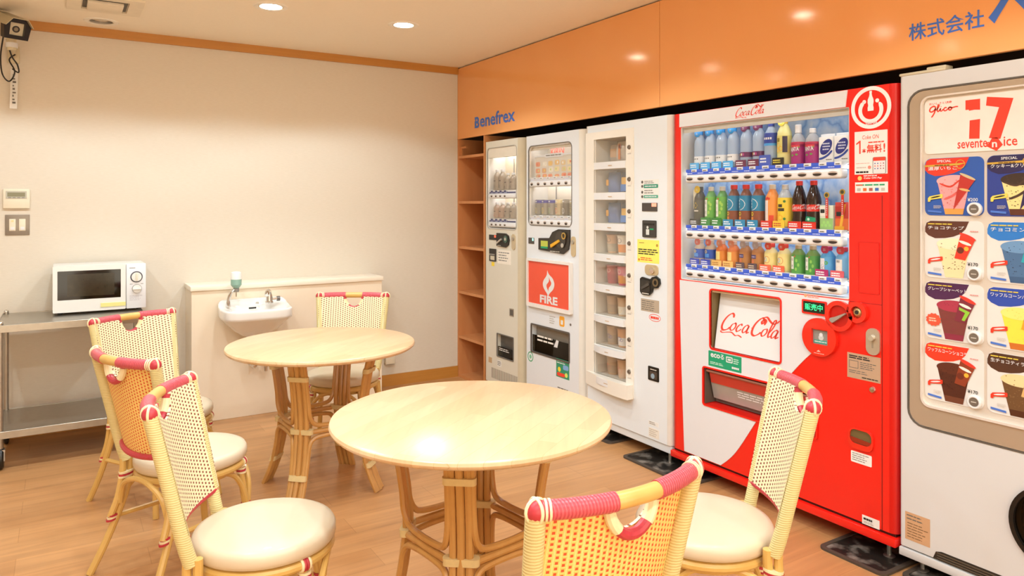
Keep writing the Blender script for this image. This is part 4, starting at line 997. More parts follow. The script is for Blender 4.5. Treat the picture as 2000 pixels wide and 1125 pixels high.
# the three red discs: bill slot, coin lever, return knob
RD2 = M('#E02A18', .22, var=.02, coat=.4)
b = B()
b.prism([circ(.872, .822, .080, n=40), rr(.837, .913, .792, .856, .004)], -.016, 0, RD2); b.prism([circ(.962, .922, .062, n=36), circ(.962, .922, .044, n=36)], -.016, 0, RD2); b.prism([circ(1.040, .947, .042, n=32), circ(1.040, .947, .024, n=32)], -.016, 0, RD2)
b.prism([(.90, .872), (.915, .858), (.938, .870), (.920, .892)], -.0155, 0, RD2); b.disc(.962, .922, .0445, -.006, 0, M('#C41A10', .3)); ct = b.build('coin_unit', m4)
b = B(); b.prism([(.928, .898), (.938, .892), (.955, .904), (.995, .934), (.993, .938), (.95, .918), (.93, .912), (.924, .905)], -.022, -.006, M('#A8A096', .3, .3)); b.build('coin_lever', ct)
b = B(); b.lathe([(.0, -.012), (.012, -.012), (.022, -.004), (.0235, -.0)], M('#C9B27C', .3, .7), (1.040, 0, .947), 24, axis='y'); b.disc(1.04, .947, .008, -.0135, -.011, DARK, 14); b.build('return_knob', ct)
b = B(); b.box(.837, .913, -.004, 0, .792, .856, M('#8E8C84', .3)); b.box(.842, .908, -.0046, -.004, .795, .808, M('#2FA08A', .4)); b.lines(.845, .905, .798, .806, 1, -.005, WHITE); b.disc(.875, .832, .008, -.005, -.004, WHITE, 12); b.disc(.875, .82, .012, -.0046, -.004, M('#C9CAC4', .4), 12); b.box(.84, .91, -.012, -.004, .852, .856, RD2); b.build('bill_slot', ct)
b = B(); b.prism([(.862, .762), (.872, .770), (.882, .762)], -.0164, -.0164, M('#F2B0A0', .5)); b.lines(.85, .9, .752, .758, 1, -.0164, M('#F2B0A0', .5)); b.build('small_print', ct)
b = B(); b.prism(rr(1.076, 1.132, .788, .892, .026), -.008, 0, M('#C7BCA8', .28, .6)); b.lathe([(.0, -.022), (.011, -.022), (.013, -.010), (.013, -.008)], CHROME, (1.104, 0, .855), 18, axis='y'); b.prism(rr(1.101, 1.107, .815, .85, .003), -.0095, -.008, M('#A89E8C', .3, .5)); b.build('lock_plate', m4)
def note(b, y):
    b.lines(1.0, 1.125, .758, .774, 2, y, INK, .6); b.prism([rect(1.0, 1.04, .722, .752), rect(1.002, 1.038, .724, .75)], y, y, INKG); b.lines(1.048, 1.12, .722, .752, 4, y, INKG, .4); b.lines(1.0, 1.11, .70, .715, 2, y, INKG, .4); b.lines(1.055, 1.125, .686, .694, 1, y, INK, .5)
sticker(m4, 'notice_label', .992, 1.132, .681, .781, M('#B8977A', .5, var=.05), note)
b = B(); b.lathe([(.0, -.010), (.010, -.009), (.013, -.003), (.013, 0)], CHROME, (1.101, 0, .652), 18, axis='y'); b.build('key_lock', m4)
b = B(); b.prism([rr(1.000, 1.105, .402, .486, .03), rr(1.006, 1.099, .424, .480, .024)], -.008, 0, RD2); b.prism(rr(1.006, 1.099, .424, .480, .024), -.002, 0, M('#6A5A36', .3)); b.prism([(1.006, .430), (1.099, .424), (1.099, .44), (1.006, .448)], -.006, -.002, M('#8E2A14', .3)); b.build('coin_return', m4)
sticker(m4, 'notice_label', 1.008, 1.096, .346, .390, PAPER, lambda b, y: b.lines(1.014, 1.09, .352, .386, 4, y, GREY, .4), r=.004)
sticker(m4, 'notice_label', 1.056, 1.128, .114, .149, PAPER, lambda b, y: (b.lines(1.062, 1.10, .130, .142, 1, y, INK, .7), b.lines(1.062, 1.12, .118, .128, 2, y, GREY, .4)))

# =============================================================== fifth machine: ice cream
M5C = M('#CFCFCE', .3, var=.01)
m5 = machine('vending_machine', 'white ice cream machine at the right edge of the photo', -3.607)
PH = (.036, .996, .560, 1.795, .055)
cabinet(m5, 1.03, .092, 1.858, M5C, [rr(*PH), circ(.515, .335, .128, .128, 48)], re=.012); feet(m5, 1.03, .06)
b = B(); b.box(.0, 1.03, -.006, .6, .055, .086, M5C, .004); b.box(.004, 1.026, .012, .6, .085, .093, DARK)
b.build('kick_plate', m5)
b = B(); b.prism([(.125, .092), (.135, .118), (.155, .124), (.62, .124), (.64, .118), (.65, .092)], -.0012, .001, M('#2A251F', .4))
for k in range(3): b.box(.14, .636, -.004, -.001, .096 + k * .009, .100 + k * .009, M('#554B3E', .4))
b.build('vent_grille', m5)
b = B(); b.prism([rr(.030, 1.002, .554, 1.801, .06), rr(*PH)], -.0015, .002, M('#5B554D', .4)); b.build('window_trim', m5)
FR = M('#B8A68F', .3, .35, var=.03); INB = M('#D8CFC2', .35, .2, var=.02)
b = B(); b.prism([rr(.037, .995, .561, 1.794, .054), rr(.084, .948, .640, 1.768, .03)], .001, .03, FR); b.build('panel_frame', m5)
b = B(); b.prism([rr(.080, .952, .634, 1.772, .034), rr(.086, .946, .642, 1.766, .028)], -.004, .012, M('#E6E0D8', .25, .3)); b.build('panel_bead', m5)
b = B(); b.box(.084, .948, .012, .018, .640, 1.768, INB); b.build('panel_back', m5)
b = B(); b.prism(circ(.515, .335, .127, n=48), .05, .06, M('#3A3026', .4)); b.build('recess', m5)
b = B(); b.prism([circ(.515, .335, .138, n=48), circ(.515, .335, .124, n=48)], -.010, .01, BLACK); b.prism(circ(.515, .335, .124, n=48), .002, .006, SMOKE); b.build('dispensing_flap', m5)
b = B(); b.prism(rr(.090, .94, 1.560, 1.760, .014), .009, .012, M('#E9E4DC', .3)); hp = b.build('header_panel', m5)
IR = M('#E8402C', .4, var=.02)
b = B(); y = .0086
b.prism([(.232, 1.742), (.280, 1.742), (.280, 1.704), (.262, 1.706), (.244, 1.704), (.243, 1.708), (.232, 1.708)], y, y, IR); b.prism([(.244, 1.606), (.278, 1.604), (.280, 1.672), (.246, 1.670)], y, y, IR)
b.prism([(.302, 1.746), (.384, 1.732), (.344, 1.598), (.308, 1.604), (.340, 1.706), (.299, 1.716)], y, y, IR)
b.text('sevente', .205, 1.573, .028, y, IR, w=.098, bold=.012); b.prism([(.302, 1.575), (.332, 1.558), (.352, 1.578), (.335, 1.604), (.318, 1.604)], y, y, IR); b.text('n', .318, 1.571, .018, y - .0004, WHITE, w=.016, bold=.02); b.text('e', .300, 1.573, .018, y - .0005, IR, w=.012, bold=.02); b.text('ice', .354, 1.573, .032, y, IR, w=.042, bold=.012)
b.text('おいしさと健康', .106, 1.738, .009, y, IR, w=.080, bold=.01)
def gs(p, w=.10): b.stroke([(.104 + (a + .1 * c) * .034, 1.706 + c * .034) for a, c in p], w * .034, y, IR, sub=5)
gs([(.72, .58), (.50, .80), (.16, .66), (.08, .34), (.32, .22), (.62, .42), (.66, .56), (.60, .1), (.40, -.28), (.30, -.30)], .15)
gs([(.72, .3), (.95, .62), (1.02, .85), (.92, .88), (.86, .5), (.94, .2), (1.1, .3), (1.2, .5), (1.2, .26), (1.34, .22), (1.5, .42)], .13)
gs([(1.22, .68), (1.25, .72)], .14); gs([(1.86, .5), (1.66, .54), (1.54, .34), (1.68, .2), (1.9, .3), (2.06, .5), (2.22, .54), (2.36, .4), (2.22, .22), (2.06, .32), (2.12, .5), (2.4, .46), (2.75, .52), (3.0, .5)], .13)
b.build('lettering', hp)
CARDS = [  # header, body, ice colours, title, accents
    dict(bg='#2C57A8', hd='#E23A26', cup='#EE9C9C', top='#F2A8A8', spk='#D8605A', base='#D99A4A', t='濃厚いちご', sp=1, mini='#B5322A', rib='#E5CF5A', price='¥200'),
    dict(bg='#DEDBD6', hd='#5A3226', cup='#EBD9A6', top='#F0E4BE', spk='#6A4630', base='#EBD9A6', t='チョコチップ', sp=0, mini='#DF3A24', rib='#DF3A24', price='¥170'),
    dict(bg='#DEDBD6', hd='#4A1F4A', cup='#7A3A36', top='#A8344A', spk='#8A2A40', base='#8A2A40', t='グレープシャーベット', sp=0, mini='#7A2A3A', rib='#E8553A', price='¥170', star=1),
    dict(bg='#DEDBD6', hd='#E23A20', cup='#4E2416', top='#5A2A1A', spk='#3A180E', base='#6A3A26', t='ワッフルコーンショコラ', sp=0, mini='#8A3A20', rib='#DF3A24', price='¥170'),
    dict(bg='#2C3F8E', hd='#2A2350', cup='#E8D690', top='#3A2A20', spk='#4A3628', base='#5A2E1E', t='クッキー&クリーム', sp=1, mini='#2A2350', rib='#E5CF5A', price='¥200'),
    dict(bg='#DEDBD6', hd='#2A78C8', cup='#4A6E96', top='#6A94BE', spk='#26384E', base='#3A5A80', t='チョコミント', sp=0, mini='#2AA0B0', rib='#DF3A24', price='¥170'),
    dict(bg='#DEDBD6', hd='#2C4AA8', cup='#F0DC4A', top='#F2E27A', spk='#E8D05A', base='#C9702A', t='ワッフルコーンバニラ', sp=0, mini='#D8A02A', rib='#DF3A24', price='¥170'),
    dict(bg='#DEDBD6', hd='#4E3020', cup='#6A4A2C', top='#E6D09A', spk='#8A6A44', base='#4E2A16', t='生チョコティラミス', sp=0, mini='#D8B070', rib='#DF3A24', price='¥170')]
def card(o, x0, z1, c, full=True, seed=0):
    w, h = .202, .207; b = B(); y = .010; rnd = random.Random(seed)
    X = lambda u: x0 + u * w
    Z = lambda v: z1 - h + v * h
    P = lambda L: [(X(u), Z(v)) for u, v in L]
    Mx = lambda q: M(q, .4, var=.03)
    b.prism(rr(x0, x0 + w, z1 - h, z1, .022), y, .013, Mx(c['bg'])); y -= .0006
    # coloured corner header with a rounded lower edge
    hdr = [(.0 + .005, .88), (.03, .96), (.10, .995), (.76, .995), (.70, .86), (.62, .78), (.50, .73), (.36, .70), (.18, .69), (.06, .74), (.005, .80)]
    b.prism(P(hdr), y, y, Mx(c['hd'])); y -= .0004
    # big cup of ice cream
    cup = [(.22, .60), (.78, .60), (.66, .02), (.36, .02)]
    b.prism(P(cup), y, y, Mx(c['cup'])); y -= .0004
    b.prism(P([(.34, .12), (.68, .12), (.66, .02), (.36, .02)]), y, y, Mx(c['base']))
    b.prism([(X(.5 + .29 * math.cos(a)), Z(.60 + .10 * math.sin(a))) for a in [2 * PI * k / 28 for k in range(28)]], y, y, Mx(c['top'])); y -= .0004
    for k in range(46 if full else 10):
        v = rnd.uniform(.16, .66); u = rnd.uniform(.28 + (.6 - v) * .1, .74 - (.6 - v) * .1); s_ = rnd.uniform(.006, .015); a = rnd.uniform(0, PI)
        b.prism(P([(u + s_ * math.cos(a + q), v + .6 * s_ * math.sin(a + q)) for q in (0, 1.6, 3.1, 4.6)]), y, y, Mx(c['spk']))
    if c['sp']: b.stroke([(X(.26), Z(.56)), (X(.45), Z(.50)), (X(.6), Z(.60)), (X(.74), Z(.62))], .006, y, Mx('#D0402F' if 'E23' in c['hd'] else '#4A3628')); b.stroke([(X(.34), Z(.28)), (X(.48), Z(.34)), (X(.62), Z(.44))], .008, y, Mx(c['spk']))
    y -= .0005
    # small packaged cup or cone leaning in front
    if c['sp']:
        b.prism(P([(.50, .10), (.62, .70), (.86, .60)]), y, y, Mx(c['mini'])); b.prism([(X(.74 + .13 * math.cos(a) - .02 * math.sin(a)), Z(.665 + .035 * math.sin(a) - .055 * math.cos(a))) for a in [2 * PI * k / 20 for k in range(20)]], y - .0003, y - .0003, Mx('#C9B58A'))
        b.stroke([(X(.60), Z(.46)), (X(.78), Z(.42))], .008, y - .0003, Mx('#E0B070'))
    else:
        b.prism(P([(.52, .36), (.62, .76), (.86, .68), (.70, .33)]), y, y, Mx(c['mini'])); b.prism([(X(.74 + .135 * math.cos(a)), Z(.735 + .035 * math.sin(a) - .055 * math.cos(a))) for a in [2 * PI * k / 20 for k in range(20)]], y - .0003, y - .0003, Mx('#E23A2A'))
        b.stroke([(X(.60), Z(.66)), (X(.80), Z(.59))], .010, y - .0003, Mx('#F2E6DC')); (b.prism(P([(.60, .60), (.78, .53), (.69, .37), (.64, .38), (.70, .51), (.60, .55)]), y - .0003, y - .0003, Mx('#8CC63A')) if c.get('star') else (b.disc(X(.62), Z(.50), .012, y - .0003, y - .0003, Mx('#6A2A1A'), 14), b.disc(X(.72), Z(.53), .008, y - .0003, y - .0003, Mx('#F0B03A'), 12)))
    y -= .0006
    if full:
        if c['sp']: b.text('SPECIAL', X(.22), Z(.925), .009, y, WHITE, w=.05, bold=.02); b.prism(P([(.0, .855), (.60, .865), (.72, .90), (.60, .90), (.0, .885)]), y, y, M('#D8B04A', .35, .3)); b.prism([circ(X(.62), Z(.88), .016, n=24), circ(X(.62), Z(.88), .0135, n=24)], y - .0002, y - .0002, M('#D8B04A', .35, .3)); b.lines(X(.18), X(.45), Z(.862), Z(.885), 1, y - .0003, M('#6A4A1A', .5), .7)
        else: b.lines(X(.06), X(.5), Z(.93), Z(.955), 1, y, M('#E5C84A', .5), .7)
        n = len(c['t']); b.text(c['t'], X(.06), Z(.79 if c['sp'] else .845), .0135, y, WHITE, w=min(.135, .021 * n), bold=.01)
        if not c['sp']: b.text('Seventeen', X(.76), Z(.80), .006, y, Mx('#D88A84'), w=.032) if False else b.lines(X(.78), X(.92), Z(.815), Z(.84), 1, y, Mx('#D88A84'), .6)
    if c.get('star'):
        b.prism([(X(.16 + (.12 + .02 * (k % 2)) * math.cos(a)), Z(.33 + (.10 + .018 * (k % 2)) * math.sin(a))) for k, a in enumerate([2 * PI * k / 24 for k in range(24)])], y, y, Mx(c['rib'])); b.lines(X(.08), X(.26), Z(.29), Z(.37), 2, y - .0002, M('#F6C9B0', .5), .5)
    else:
        b.prism(P([(.06, .24), (.06, .30), (.09, .335), (.30, .375), (.32, .37), (.32, .31), (.29, .30), (.11, .275), (.10, .24)]), y, y, Mx(c['rib'])); b.stroke([(X(.11), Z(.305)), (X(.28), Z(.34))], .005, y - .0002, WHITE if not c['sp'] else INK)
    b.prism(P([(.06, .06), (.30, .04), (.30, .075), (.06, .095)]), y, y, M('#4A74C8', .5)); b.lines(X(.16), X(.30), Z(.12), Z(.18), 3, y, M('#C9C2B8', .5), .4)
    if full: b.text(c['price'], X(.74), Z(.243), .0125, y, INK if not c['sp'] else WHITE, w=.034, bold=.012)
    cd_ = b.build('flavour_card', o)
    b = B(); bx, bz = X(.86), Z(.115)
    b.lathe([(.024, -.0), (.0235, -.010), (.021, -.0125), (.017, -.0125), (.016, -.010), (.0, -.010)], WHITE, (bx, .010, bz), 28, axis='y'); b.disc(bx, bz, .0155, -.0008, 0, M('#7E766C', .35, .4)); b.lines(bx - .009, bx + .009, bz - .003, bz + .003, 1, -.0012, M('#C9C2B8', .5), .6); b.build('selection_button', cd_)
ZC = (1.543, 1.317, 1.095, .872)
for col in range(4):
    for row in range(4):
        c = CARDS[(col * 4 + row) % 8] if col < 2 else CARDS[(row * 3 + col) % 8]
        card(m5, .090 + .212 * col, ZC[row], c, col < 2, col * 4 + row)
sticker(m5, 'notice_label', .022, .114, .122, .225, M('#C79C74', .6, var=.05), lambda b, y: (b.lines(.028, .108, .195, .22, 2, y, INKG, .35), b.lines(.030, .108, .13, .19, 6, y, M('#8A6A4A', .5), .35)))
b = B(); b.box(.0, .17, -.004, .12, 1.858, 1.868, M('#C9BFA4', .4), .003); b.box(.10, .17, .0, .05, 1.866, 1.878, M('#C9BFA4', .4), .004); b.build('hinge_bracket', m5)
# ---------------------------------------------------------------- goods inside the machines (each stands on a shelf: a thing of its own)
def wrap(r): return lambda a, b: (r * math.sin(a / r), -r * math.cos(a / r), b)
PETC = M('#C9DDF2', .12, var=.02, alpha=.55); CLEAR = M('#DCE2E4', .12, var=.02, alpha=.45)
def base_card(o, c, w=.062, h=.034, r=.033, ink='#FFFFFF', x=0.0, extra=None):
    b = B(); b.prism(rr(x - w / 2, x + w / 2, .0, h, .003), -r - .004, -r - .002, M(c, .4, var=.03))
    b.lines(x - w * .42, x + w * .3, h * .25, h * .8, 2, -r - .0043, M(ink, .5), .5, int(h * 1e4) + len(c))
    if extra: extra(b, -r - .0046)
    b.build('name_card', o)
def pet(name, label, group, mach, a, z, body, bands, cap, H=.200, Rr=.0315, deco=None, card_=None, capdisc=None, y=.072, capr=.0145, caph=.018, liquid=None, cat='bottle', cardx=-.008, cardw=.062, cardh=.034):
    o = thing(name, label, cat, (y, mach - a, z), -PI / 2, group)
    s = H / .205; k = Rr / .031
    prof = [(.0, .001), (.026 * k, 0), (.031 * k, .006 * s), (.031 * k, .130 * s), (.0295 * k, .145 * s), (.0175 * k, .172 * s), (.0135 * k, .178 * s), (.0135 * k, .184 * s), (.0, .184 * s)]
    b = B(); b.lathe(prof, body, seg=20); b.build('bottle_body', o)
    b = B(); b.lathe([(capr, .184 * s), (capr, .184 * s + caph - .002), (capr - .002, .184 * s + caph), (0, .184 * s + caph)], cap, seg=20)
    b.lathe([(.0155 * k, .181 * s), (.0155 * k, .184 * s)], cap, seg=16); cp = b.build('cap', o)
    if capdisc:
        b = B(); b.prism(circ(-.002, .184 * s + .004, .0185, n=20), -.0205, -.0185, M(capdisc, .35)); b.lines(-.010, .006, .184 * s - .004, .184 * s + .008, 2, -.0208, WHITE, .4); b.build('round_tag', o)
    r0 = .031 * k + .0007
    if bands:
        b = B()
        for z0, z1, m in bands:
            z0 *= s; z1 *= s; rt = r0 - (.0015 * k if z1 > .132 * s else 0) - (.010 * k if z1 > .155 * s else 0)
            b.lathe([(r0, z0), (r0, min(z1, .130 * s)), (rt, z1)] if z1 > .130 * s else [(r0, z0), (r0, z1)], m, seg=24)
        if deco: deco(b, wrap(r0 + .0006), s)
        b.build('label_wrap', o)
    if card_: base_card(o, card_[0], cardw, cardh, Rr, card_[1] if len(card_) > 1 else '#FFFFFF', cardx)
    return o
def dsh(b, f, pts, m):
    """a shape laid on the curved label"""
    vs = [f(x, z) for x, z in pts]; tri = tessellate_polygon([[Vector((x, z, 0)) for x, z in pts]])
    b.add(vs, [tuple(t) for t in tri], m)
def grid_patch(b, f, x0, x1, z0, z1, m, n=6):
    vs = [f(x0 + (x1 - x0) * i / n, z) for i in range(n + 1) for z in (z0, z1)]
    b.add(vs, [(2 * i, 2 * i + 2, 2 * i + 3, 2 * i + 1) for i in range(n)], m)
mm_ = lambda h: M(h, .4, var=.04)
Y4 = -2.40
G1, G2, G3 = 'drinks on the top row of the red machine', 'drinks on the middle row of the red machine', 'drinks on the bottom row of the red machine'
ORD = ['first', 'second', 'third', 'fourth', 'fifth', 'sixth', 'seventh', 'eighth', 'ninth', 'tenth', 'eleventh', 'twelfth']
Z1, Z2, Z3 = 1.5505, 1.2665, 1.0665
# --- top row
def dwater(b, f, s):
    for i in range(3): grid_patch(b, f, -.016 + i * .011, -.010 + i * .011, .052 * s, .058 * s, INKG, 1)
for i in range(4):
    pet('water_bottle', 'clear water bottle with a sky-blue cap, %s from the left on the top row' % ORD[i], G1, Y4, XS[i] - .004, Z1, PETC, [(.03, .068, M('#E9EBEC', .35))], mm_('#2E9BE2'), .2, .030, dwater, ('#4FB0EA',), '#2E9BE2')
def dpurp(b, f, s): b.lines(0, 0, 0, 0, 1, 0, WHITE) if False else [grid_patch(b, f, x, x + .007, .055 * s, .066 * s, mm_(c), 1) for x, c in ((-.018, '#D8A63C'), (-.008, '#F2EDE4'), (.002, '#C0508A'))]
for i in (4, 5):
    pet('water_bottle', 'water bottle with maroon cap and label, %s from the left on the top row' % ORD[i], G1, Y4, XS[i] + .002, Z1, PETC, [(.048, .072, mm_('#6A2A5C'))], mm_('#6E2A55'), .203, .0305, dpurp, ('#6E2A4A',), '#7A3A66')
def dnavy(b, f, s): [grid_patch(b, f, -.024 + i * .010, -.017 + i * .010, .132 * s - .012, .132 * s - .002, WHITE, 1) for i in range(5)]
pet('water_bottle', 'blue water bottle with navy neck label, left of the yellow lemon drink', G1, Y4, XS[6] - .004, Z1, PETC, [(.092, .103, mm_('#4AA0E0')), (.103, .150, mm_('#27409A'))], mm_('#2A3E8E'), .205, .0305, dnavy, ('#4A62C0',), cardh=.05)
def dlem(b, f, s):
    grid_patch(b, f, .012, .034, .055 * s, .125 * s, mm_('#37304A'), 4)
    for x, z, r_ in ((-.010, .085, .012), (.002, .072, .011), (-.012, .066, .010)): dsh(b, f, [(x + r_ * math.cos(q), z * s + r_ * math.sin(q)) for q in [2 * PI * k / 14 for k in range(14)]], mm_('#F0B92E'))
    grid_patch(b, f, -.018, -.002, .102 * s, .118 * s, mm_('#8A7A2A'), 2)
pet('juice_bottle', 'tall pale yellow lemon drink with a yellow cap on the top row', G1, Y4, XS[7] - .004, Z1, mm_('#E2DE96'), [(.05, .128, mm_('#D9CF7A'))], mm_('#E2B838'), .212, .0315, dlem, ('#2E2A20', '#F0DC4A'), '#F0DE5A')
def dfan(b, f, s):
    grid_patch(b, f, -.026, .026, .098 * s, .112 * s, mm_('#D83A50'), 6)
    b.text('FANTA', 0, .074 * s, .020, 0, WHITE, w=.046, align='c', bold=.04, f=f, rot=.12)
    for x, z in ((-.018, .102), (.020, .098), (.012, .056), (-.008, .052)): dsh(b, f, [(x + .006 * math.cos(q), z * s + .0045 * math.sin(q)) for q in [2 * PI * k / 8 for k in range(8)]], mm_('#6AA84A'))
for i, lb, hh in ((8, 'grape soda with a magenta label and a tall white cap on the top row', .158), (9, 'grape soda with a magenta label and a low white cap on the top row', .152)):
    pet('soda_bottle', lb, G1, Y4, XS[i] - .004, Z1, CLEAR, [(.004, .115, mm_('#A82A78')), (.1, .128, mm_('#C0365A'))], WHITE, hh, .0305, dfan, None, capr=.014, caph=.034 if i == 8 else .018)
for i in (10, 11):
    o = thing('drink_pack', 'white drink pack with a navy oval mark, %s on the top row' % ('second from the right' if i == 10 else 'at the right end'), 'drink pack', (.075, Y4 - XS[i] + .004, Z1), -PI / 2, G1)
    b = B(); b.box(-.034, .034, -.018, .018, 0, .112, M('#F0F0EE', .35), .004); b.box(-.033, .033, -.004, .004, .11, .124, M('#E6EAEE', .35), .002); b.build('pack', o)
    b = B(); ov = [(.002 + .026 * math.cos(q) + .012 * math.sin(q), .068 + .033 * math.sin(q)) for q in [2 * PI * k / 28 for k in range(28)]]; b.prism(ov, -.0188, -.0188, mm_('#2A3488'))
    b.text('ion', -.004, .075, .014, -.0194, WHITE, w=.026, align='c', bold=.02, rot=.35) if False else b.lines(-.014, .022, .052, .088, 3, -.0194, M('#D6DCF0', .5), .45)
    b.stroke([(-.032, .018), (-.012, .022), (.012, .034), (.031, .052)], .009, -.0188, mm_('#2A4AA0')); b.lines(.002, .030, .010, .018, 1, -.0188, INKG); b.build('print', o)
# --- middle row
def ddark(b, f, s):
    dsh(b, f, [(-.014, .105 * s), (-.002, .122 * s), (.010, .105 * s), (-.002, .088 * s)], mm_('#E2BE3A')); grid_patch(b, f, -.016, .014, .074 * s, .080 * s, CREAMW, 3)
pet('tea_bottle', 'dark grey tea bottle with a yellow diamond, first on the middle row', G2, Y4, XS[0] - .004, Z2, mm_('#4A4438'), [(.004, .16, mm_('#5A5648'))], mm_('#4A4640'), .2, .0305, ddark, ('#3E3A34',), '#E8C83A')
def dgreen(b, f, s):
    grid_patch(b, f, -.021, .001, .050 * s, .135 * s, M('#EDEBE0', .5), 4); grid_patch(b, f, -.004, .004, .136 * s, .143 * s, mm_('#D8402E'), 1); b.text('綾', -.010, .112 * s, .016, 0, INKG, align='c', f=f); b.text('鷹', -.010, .062 * s, .016, 0, INKG, align='c', f=f); dsh(b, f, [(-.017, .094 * s), (-.010, .099 * s), (-.003, .104 * s), (-.009, .090 * s)], INK)
    for x, z in ((.012, .12), (.018, .09), (.010, .07), (.02, .11)): dsh(b, f, [(x + .006 * math.cos(q), z * s + .009 * math.sin(q)) for q in [2 * PI * k / 8 for k in range(8)]], mm_('#A6D25A'))
for i in (1, 2):
    pet('tea_bottle', 'green tea bottle with a white strip, %s on the middle row' % ('second from left' if i == 1 else 'third from left'), G2, Y4, XS[i] - .002, Z2, mm_('#5E9A4A'), [(.02, .150, mm_('#6CB44A'))], M('#D8D2C0', .4), .198, .031, dgreen, ('#3A8A3A',), cardh=.042)
def dbar(b, f, s):
    grid_patch(b, f, -.026, .026, .08 * s, .145 * s, mm_('#1E86AE'), 8); b.stroke([(-.014, .135 * s), (.006, .128 * s), (.017, .11 * s), (.008, .09 * s), (-.010, .081 * s)], .003, 0, WHITE, f=lambda a, q: f(a * 1.0, q))
    for z in (.125, .11, .096): grid_patch(b, f, -.022, -.012, z * s - .004, z * s + .005, M('#CFE2EA', .5), 2)
    dsh(b, f, [(-.012 + .009 * math.cos(q), .064 * s + .009 * math.sin(q)) for q in [2 * PI * k / 16 for k in range(16)]], mm_('#F2DE3A')); grid_patch(b, f, -.024, -.004, .025 * s, .05 * s, mm_('#E88A3A'), 3)
for i in (3, 4, 5):
    pet('tea_bottle', 'barley tea with a red cap and blue-brown label, %s of the three' % ('left', 'middle', 'right')[i - 3], G2, Y4, XS[i] - .002, Z2, mm_('#7A4428'), [(.02, .078, mm_('#8A4A30')), (.078, .15, mm_('#1E7EA8'))], mm_('#E02A1E'), .205, .0315, dbar, ('#2A8CB8',), capr=.0165, cardh=.036)
def dpeach(b, f, s):
    grid_patch(b, f, -.024, .000, .02 * s, .128 * s, M('#F2E4DC', .5), 4)
    for x, z in ((-.012, .135), (-.004, .139), (.004, .136)): dsh(b, f, [(x + .006 * math.cos(q), z * s + .006 * math.sin(q)) for q in [2 * PI * k / 10 for k in range(10)]], mm_('#D83A2A'))
    for z in (.105, .085, .065, .045): grid_patch(b, f, -.017, -.007, z * s - .005, z * s + .005, M('#E8B0A0', .5), 1)
    grid_patch(b, f, .004, .026, .02 * s, .06 * s, mm_('#E2482E'), 3)
pet('juice_bottle', 'orange fruit tea with a white panel and beige cap on the middle row', G2, Y4, XS[6] + .004, Z2, mm_('#E88E3A'), [(.015, .146, mm_('#EE9A48'))], M('#D9CCB4', .4), .202, .031, dpeach, ('#D8362A',))
def dgold(b, f, s):
    b.text('GoLd', 0, .098 * s, .016, 0, INK, w=.030, align='c', bold=.03, f=f); b.lines(0, 0, 0, 0, 1, 0, INK) if False else None
    b.text('BLEND', 0, .080 * s, .015, 0, INK, w=.034, align='c', bold=.03, f=f) if False else grid_patch(b, f, -.017, .017, .080 * s, .094 * s, mm_('#3A3226'), 4)
    dsh(b, f, [(.010 * math.cos(q), .05 * s + .012 * math.sin(q)) for q in [2 * PI * k / 14 for k in range(14)]], mm_('#F29A3A')); dsh(b, f, [(.018 + .004 * math.cos(q), .125 * s + .008 * math.sin(q)) for q in [2 * PI * k / 8 for k in range(8)]], mm_('#3A7A3A')); dsh(b, f, [(.018 + .004 * math.cos(q), .045 * s + .008 * math.sin(q)) for q in [2 * PI * k / 8 for k in range(8)]], mm_('#3A7A3A'))
def dgold(b, f, s):
    grid_patch(b, f, -.017, .017, .080 * s, .094 * s, mm_('#3A3226'), 4); grid_patch(b, f, -.014, .008, .098 * s, .112 * s, mm_('#3A3226'), 4)
    for x, z, r_, c in ((-.002, .05, .012, '#F29A3A'), (.018, .125, .006, '#3A7A3A'), (.018, .045, .006, '#3A7A3A'), (-.014, .065, .008, '#F2C23A')): dsh(b, f, [(x + r_ * math.cos(q), z * s + r_ * math.sin(q)) for q in [2 * PI * k / 14 for k in range(14)]], mm_(c))
pet('juice_bottle', 'yellow-labelled lemon tea with dark lettering and a clear cap, middle row', G2, Y4, XS[7] + .000, Z2, CLEAR, [(.01, .142, mm_('#EED03C'))], M('#D2D0C8', .25), .2, .0325, dgold, ('#F0C63A', '#C83A22'))
COLA = M('#2A110A', .12, var=.1); 
for i in (8, 9):
    o = thing('cola_bottle', 'dark cola bottle with a red label, %s one of the pair' % ('left' if i == 8 else 'right, with the green tag'), 'bottle', (.076, Y4 - XS[i] + .002, Z2 + .0), -PI / 2, G2)
    b = B(); b.lathe([(0, .0), (.024, 0), (.030, .008), (.0315, .035), (.029, .06), (.029, .10), (.0315, .118), (.030, .135), (.022, .165), (.0135, .190), (.0125, .196), (0, .196)], COLA, seg=22); b.build('bottle_body', o)
    b = B(); b.lathe([(.0148, .192), (.0148, .210), (.013, .212), (0, .212)], mm_('#D8281C'), seg=18); b.build('cap', o)
    b = B(); b.lathe([(.0300, .078), (.0300, .115)], mm_('#D9261A'), seg=24)
    script_cola(b, -.023, .084, .026, 0, WHITE, f=wrap(.0306)); b.build('label_wrap', o)
    base_card(o, '#DE2E20', .068, .034, .030)
    if i == 9: b = B(); b.prism([(-.016, .038), (-.010, .058), (.034, .052), (.034, .034), (.0, .034)], -.0375, -.0365, M('#109468', .4)); b.disc(.0, .045, .006, -.0378, -.0376, M('#BFE6D2', .5), 12); b.build('green_tag', o)
